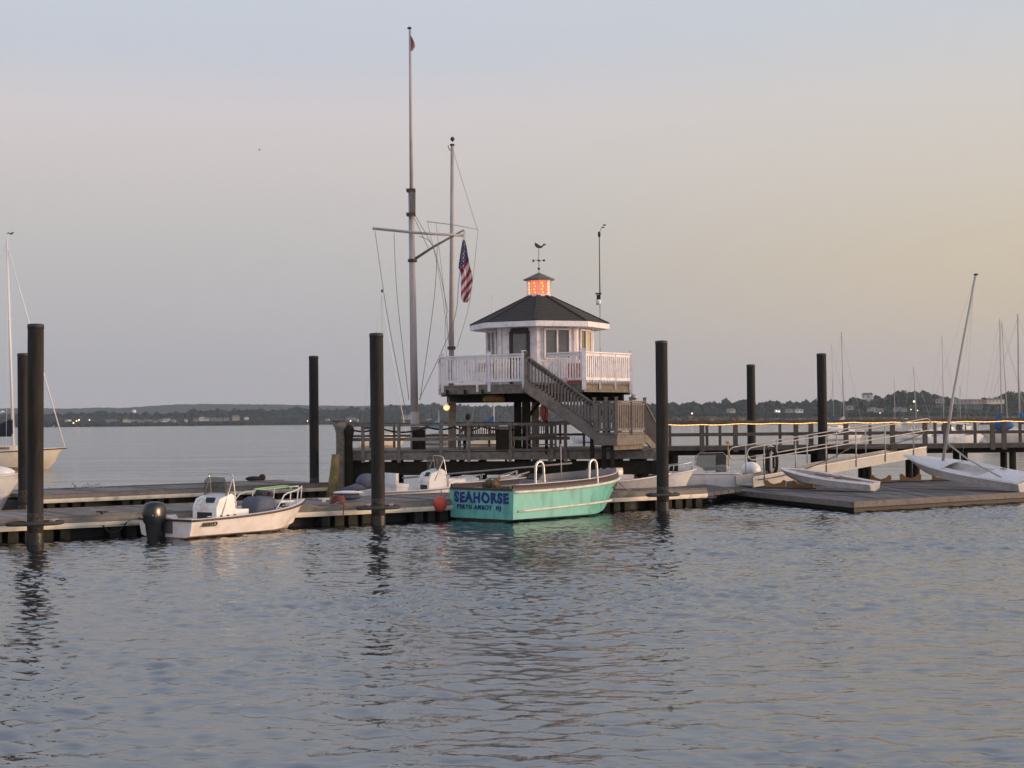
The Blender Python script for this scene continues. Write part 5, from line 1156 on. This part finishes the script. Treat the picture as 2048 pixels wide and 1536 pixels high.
# ------------------------------------------------------------------ far shore
def H(px,py,Y): return P(px,py,Y)
def profile(pts,px):
    for (a,b_),(c,d) in zip(pts,pts[1:]):
        if a<=px<=c: return b_+(d-b_)*(px-a)/(c-a)
    return pts[-1][1]
nrnd=random.Random(11)
def ridge(name,prof,Y,depth,mt,step=6,jit=1.0,kind='structure'):
    rows=[[],[],[],[]]; x=prof[0][0]
    while x<=prof[-1][0]:
        tp=P(x,profile(prof,x)+nrnd.uniform(-jit,jit),Y); z=max(1.5,tp.z)
        rows[0].append((tp.x,Y-depth*.4,-2)); rows[1].append((tp.x,Y-depth*.15,z*.55)); rows[2].append((tp.x,Y,z)); rows[3].append((tp.x,Y+depth,-2)); x+=step
    return tag(MB().grid(rows,smooth=False).build(name,mt),kind=kind)
leaf_far = mat('far_woods',(.028,.036,.030),.95,var=.55,scale=.02)
hill_m = mat('far_ridge',(.026,.036,.036),.95,var=.35,scale=.01)
ridge('far_hills',[(-400,818),(0,817),(60,816),(140,817),(200,815),(240,816),(300,812),(350,809),(400,808),(470,808),(560,809),(640,811),(720,812),(800,810),(860,809),(900,811),(1000,815),(1040,818),(1350,822),(2400,826)],5200,1000,hill_m,step=3,jit=.7)
ridge('near_shore_land',[(-400,847),(100,847),(700,846),(1300,842),(2500,832)],2700,700,mat('shore_ground',(.07,.065,.05),.95,var=.4,scale=.02),step=20,jit=.3)
# beach strip
m=MB(); 
def beach(px0,px1,Y,h,y0=14):
    a=XZ(px0,Y,0); b_=XZ(px1,Y,0); m.add([(a.x,Y-y0,-.1),(b_.x,Y-y0,-.1),(b_.x,Y,h),(a.x,Y,h),(b_.x,Y+200,h+2),(a.x,Y+200,h+2)],[(0,1,2,3),(3,2,4,5)])
beach(-400,1360,2420,1.9); tag(m.build('beach',mat('beach_sand',(.19,.155,.13),.95,var=.3,scale=.05)),kind='structure')
m=MB(); beach(360,440,2410,2.6,5); tag(m.build('sand_spit',mat('sand_spit',(.30,.26,.22),.95)),kind='structure')
# woods: irregular leafy clumps
ico=None
def clump(m,c,rx,rz,rn,n=9):
    # irregular faceted clump: lathe with jitter
    vs=[];fs=[]; k=6; rings=4
    for i in range(rings+1):
        ph=math.pi*i/rings
        for j in range(k):
            a=2*math.pi*(j+.5*(i%2))/k; r=1+rn.uniform(-.34,.34)
            vs.append((c[0]+rx*r*math.sin(ph)*math.cos(a),c[1]+rx*r*math.sin(ph)*math.sin(a),c[2]+rz*r*math.cos(ph)))
    for i in range(rings):
        for j in range(k): fs.append((i*k+j,i*k+(j+1)%k,(i+1)*k+(j+1)%k,(i+1)*k+j))
    m.add(vs,fs,True)
def woods(name,prof,Y,spread,mt,dens,size,base=846,baseprof=None):
    m=MB(); rn=random.Random(len(prof)*7+int(Y)); x=prof[0][0]
    while x<prof[-1][0]:
        tp=profile(prof,x); 
        for lay in range(dens):
            k=lay/max(1,dens-1); yy=Y+spread*(k-.5)*.6
            py=tp+(base-tp)*(1-k)**1.0*.85+rn.uniform(0,3) if lay<dens-1 else tp+rn.uniform(-1,3.5)
            s=size*rn.uniform(.6,1.5)
            c=P(x+rn.uniform(-2,2),py,yy); clump(m,(c.x,c.y,c.z-s*.6),s,s*rn.uniform(.7,1.1),rn)
        x+=size*F/Y*rn.uniform(.55,.9)
    return tag(m.build(name,mt),kind='stuff')
woods('far_woods',[(-300,832),(60,829),(150,828),(210,826),(270,829),(330,828),(390,824),(440,820),(500,823),(560,820),(620,819),(680,820),(740,817),(800,813),(860,811),(920,813),(980,815),(1040,816),(1100,812),(1160,814),(1240,814),(1310,812),(1380,811)],2700,260,leaf_far,5,7.5)
woods('right_woods',[(1290,812),(1330,809),(1360,807),(1400,809),(1440,807),(1480,805),(1530,808),(1580,806),(1620,806),(1650,803),(1690,802),(1735,799),(1765,796),(1785,790),(1808,785),(1830,788),(1855,788),(1875,795),(1900,800),(1960,804),(1990,800),(2010,790),(2040,788),(2200,796)],1700,200,mat('right_woods',(.036,.042,.032),.95,var=.5,scale=.03),6,5.2,base=838)
# hill at the right with individual trees
ridge('wooded_hill',[(1640,815),(1690,805),(1740,800),(1790,793),(1850,788),(1900,797),(1960,800),(2010,796),(2100,790),(2300,792)],1750,300,mat('hill_ground',(.045,.055,.035),.95,var=.4,scale=.03),step=8,jit=.8)
treem=[mat('tree_leaves_%s'%n_,c_,.95,var=.5,scale=.3) for n_,c_ in (('dark',(.040,.050,.032)),('mid',(.058,.062,.036)),('blue',(.045,.058,.045)))]
trunk_m=mat('trunk',(.06,.045,.035),.9)
tl=[(1700,806,6,'small tree at the left foot of the far hill'),(1722,801,5,'small tree left of the white hillside house'),(1762,796,7,'round tree right of the white hillside house'),(1779,788,8,'pine on the left shoulder of the far hill'),(1793,785,8,'tree just left of the far hilltop'),(1808,780,10,'tallest rounded tree on the far hilltop'),(1823,784,8,'tree just right of the far hilltop tree'),(1838,790,7,'tree in the dip of the far hill crest'),(1853,784,9,'dark round tree on the hill right of the dip'),(1870,790,7,'tree descending the right side of the far hill'),(1893,793,7,'tree beside the long pale roofs'),(1906,798,6,'small tree behind the leaning dinghy mast'),(1968,795,6,'flat topped tree between pale roofs at right'),(1978,798,5,'small round tree between pale roofs at right'),(2008,786,9,'tall dark tree left of the right edge masts'),(2022,782,10,'tallest tree near the right edge'),(2044,786,9,'tree cut by the right edge'),(2030,795,8,'broad lower tree near the right edge')]
for i,(px,py,s,lab) in enumerate(tl):
    Y=1690+nrnd.uniform(-25,25); tp=P(px,py,Y); hgt=s*1.9; t=thing('hill_tree',lab,'tree',(tp.x,Y,tp.z-hgt),0,'trees on the far hill')
    MB().tube([(0,0,-4),(.3,0,hgt*.4),(0,.2,hgt*.8)],.5,6,r1=.2).tube([(.1,0,hgt*.4),(s*.35,0,hgt*.65)],.25,5,r1=.1).build('trunk',trunk_m,t)
    m=MB(); rn=random.Random(i+50)
    for k in range(95):
        a=rn.uniform(0,6.28); q=rn.random()**.5; zz=rn.uniform(.28,1.0); wdt=s*.62*math.sin(math.pi*min(1,max(.05,(zz-.15)/.95)))**.6
        clump(m,(wdt*q*math.cos(a),wdt*q*math.sin(a),hgt*zz-.6),rn.uniform(.5,1.15),rn.uniform(.4,.8),rn)
    m.build('crown',treem[i%3],t)
woods('shore_scrub',[(-300,842),(100,843),(240,845),(500,844),(700,842),(1300,838)],2340,20,leaf_far,2,2.6,base=847)
woods('hill_scrub',[(1290,828),(1500,828),(1700,826),(2200,825)],1480,20,leaf_far,2,2.2,base=832)
# marsh reeds in front at the right
m=MB(); rn=random.Random(4)
for i in range(1500):
    px=rn.uniform(1300,2150); Y=rn.uniform(900,1180); a=XZ(px,Y,0); h_=rn.uniform(2.2,3.4)+(1.6 if 1345<px<1495 else 0)*rn.uniform(.7,1); clump(m,(a.x,Y,h_*.45),3.4,h_*.55,rn)
tag(m.build('reeds',mat('marsh_reeds',(.125,.10,.07),.95,var=.45,scale=.08)),kind='stuff')
m=MB(); a=XZ(1290,880,0); b_=XZ(2300,880,0); m.add([(a.x,880,-.2),(b_.x,880,-.2),(b_.x,900,1.4),(a.x,900,1.4),(b_.x,1300,2.0),(a.x,1300,2)],[(0,1,2,3),(3,2,4,5)]); tag(m.build('marsh_bank',mat('marsh_mud',(.055,.042,.032),.95,var=.3,scale=.1)),kind='structure')
# far houses
hw=[mat('far_wall_%s'%n_,c_,.8) for n_,c_ in (('white',(.62,.58,.52)),('grey',(.30,.28,.27)),('tan',(.36,.31,.25)),('cream',(.60,.53,.40)))]
hr=mat('far_roof_grey',(.16,.15,.15),.9); hr2=mat('far_roof_brown',(.17,.12,.10),.9)
def fhouse(px,py,Y,w_,h_,lab,wm_=0,rm=0,d=9,gable=False):
    b_=P(px,py,Y); h_*=.62; t=thing('shore_house',lab,'house',(b_.x,Y,b_.z),nrnd.uniform(-.3,.3),'houses on the far shore')
    MB().box((0,0,h_/2-.5),(w_,d,h_+1)).build('wall',hw[wm_],t)
    rh=h_*.55
    if gable: MB().add([(-w_/2-.4,-d/2-.4,h_),(w_/2+.4,-d/2-.4,h_),(0,-d/2-.4,h_+rh),(-w_/2-.4,d/2,h_),(w_/2+.4,d/2,h_),(0,d/2,h_+rh)],[(0,1,2),(3,5,4),(0,2,5,3),(1,4,5,2),(0,3,4,1)]).build('roof',hr if rm==0 else hr2,t)
    else: MB().add([(-w_/2-.4,-d/2-.4,h_),(w_/2+.4,-d/2-.4,h_),(w_/2+.4,d/2+.4,h_),(-w_/2-.4,d/2+.4,h_),(-w_/2+1,0,h_+rh),(w_/2-1,0,h_+rh)],[(0,1,5,4),(2,3,4,5),(0,4,3),(1,2,5),(0,3,2,1)]).build('roof',hr if rm==0 else hr2,t)
    for k in range(max(1,int(w_/4))): MB().box((-w_/2+2+k*4,-d/2-.03,h_*.55),(1.3,.08,1.5)).build('window',glass_m,t)
YH=2380
L_=[(223,846,17,6,'grey hipped shore house standing alone left of the long row',1,1,0),(252,845,9,7,'bright cream house at the left end of the long row',3,0,1),(264,845,9,5,'white low house second in the long row',0,0,0),(276,845,8,5,'grey brown house third in the long row',1,1,0),(287,845,8,5.5,'tan gabled house fourth in the long row',2,1,1),(299,845,9,5,'grey house in the middle of the long row',1,0,0),(311,845,8,4.5,'small tan house right of the row middle',2,0,1),(323,844,8,5,'grey house near the right end of the long row',1,0,0),(333,843,10,6,'white shore house standing a little higher in the row',0,0,0),(346,844,8,4.5,'last low grey house of the long row',1,0,0),(372,843,4,5,'tiny white house alone in the dark trees',0,0,1),(395,842,10,5,'grey brown house left of the tall cream house',1,1,0),(404,841,9,8,'tall cream house with white neighbours',3,0,1),(415,841,7,5,'small bright white house beside the tall cream one',0,0,0),(427,841,9,5,'low grey house in the second row',1,0,0),(440,841,10,5,'tan low house in the second row',2,1,0),(453,841,8,5,'grey low house at the second row end',1,0,0),(472,840,11,8,'larger grey cream house at the right of the second row',2,0,0),(493,838,7,4.5,'small white house up in the trees right of the rows',0,0,1),(136,842,6,3,'small white shed by the shore lights at left',0,0,0),(655,841,6,4,'small shore house left of the second dark pile',2,0,1),(702,842,14,6,'pale shore house just left of the second dark pile',2,0,0),(712,842,7,4,'small grey house beside the pale shore house',1,0,1),(812,838,12,7,'grey block house left of the signal mast',1,0,0),(822,837,5,8,'bright white house end beside the signal mast',0,0,0),(858,842,9,4,'white low building right of the signal mast',0,0,0),(1078,838,8,4,'white low building seen beneath the stairs',0,0,0)]
for a in L_: fhouse(a[0],a[1],YH,a[2],a[3],a[4],a[5],a[6],gable=bool(a[7]))
YR=1560
for a in [(1462,824,6,4,'tan shore house behind the marsh, left',2,0,1),(1555,824,6,4,'small lit house left of the right dark pile',0,0,1),(1578,824,7,3.5,'dark roofed white house left of the gangway pile',1,0,0),(1596,824,8,4,'white gabled house left of the gangway pile',0,0,1),(1735,797,11,6,'white hillside house with small tower',0,1,0),(1737,800,3,4,'white tower wing of the hillside house',0,1,1),(1745,822,8,4,'grey house low on the far hill at left',1,0,0),(1758,824,9,4,'tan house low on the far hill',2,0,0),(1796,822,9,4,'grey row house below the far hilltop',1,0,0),(1806,822,7,4,'second grey row house below the far hilltop',1,1,1),(1700,818,6,4,'small grey house at the hill foot',1,0,0),(1880,805,9,4,'pale roofed building right of the hilltop',2,0,0),(1925,806,22,4,'long pale roofed building on the hill crest',2,0,0),(1950,806,16,4,'second long pale building on the hill crest',2,1,0),(1988,806,18,5,'long pale building near the right edge',3,1,0)]:
    fhouse(a[0],a[1],YR,a[2],a[3],a[4],a[5],a[6],gable=bool(a[7]))
# shore lamps
for px,py,Y,r,lab in ((153,842,2300,1.3,'left lamp of the pair glowing on the left shore'),(158,840,2300,1.3,'right lamp of the pair glowing on the left shore'),(179,840,2300,1.1,'single lamp right of the pair on the left shore'),(147,846,2300,1.2,'lowest lamp beside the white shed on the left shore'),(615,842,2300,1.0,'lamp on the shore left of the second back pile'),(701,842,2290,1.1,'lamp beside the pale shore house'),(1384,827,880,.55,'lamp shining above the marsh reeds'),(1553,822,1450,.8,'left lamp of the pair behind the marsh'),(1558,823,1450,.8,'right lamp of the pair behind the marsh'),(1828,803,1450,1.1,'bright lamp on the far hillside'),(1822,819,1450,.6,'small lamp below the far hilltop'),(1760,826,1450,.6,'small lamp low on the far hill'),(1835,821,1450,.6,'orange lamp beside the gangway mast')):
    r*=.8; t=thing('shore_lamp',lab,'lamp',P(px,py,Y),0,'lamps on the far shore'); MB().ball((0,0,0),r,8).build('bulb',shore_m,t); MB().tube([(0,0,0),(0,0,-6)],.12,5).build('post',bronze_m,t)
# water towers
for px,py,Y,r,lab in ((268,823,3600,5.2,'white bulb water tower above the left tree line'),(5,825,3600,5.2,'white water tower at the far left edge')):
    c=P(px,py,Y); t=thing('water_tower',lab,'water tower',(c.x,Y,0)); wt=mat('tower_white',(.75,.75,.75),.5)
    MB().lathe([(.3,-4.5),(3.4,-3.6),(5.0,-1.0),(5.1,.6),(4.2,2.8),(2.0,4.0),(.2,4.4)],(0,0,c.z),16).build('tank',wt,t); MB().tube([(0,0,0),(0,0,c.z-4)],1.1,10).build('stem',wt,t)
# ------------------------------------------------------------------ haze
m=MB(); m.box((0,3300,150),(16000,8600,302)); hz=m.build('haze',None) if False else None
me=bpy.data.meshes.new('haze'); bx=MB().box((0,3200,148),(6400,6600,300)); me.from_pydata([tuple(v) for v in bx.v],[],bx.f)
hm=bpy.data.materials.new('haze_air'); hm.use_nodes=True; nt=hm.node_tree; nt.nodes.remove(nt.nodes['Principled BSDF']); pv=nt.nodes.new('ShaderNodeVolumePrincipled')
pv.inputs['Color'].default_value=(.78,.90,1,1); pv.inputs['Density'].default_value=.00007; pv.inputs['Anisotropy'].default_value=.2
nt.links.new(pv.outputs[0],nt.nodes['Material Output'].inputs['Volume']); me.materials.append(hm)
ho=bpy.data.objects.new('haze',me); COL.objects.link(ho); tag(ho,kind='stuff')
S.cycles.volume_bounces=0
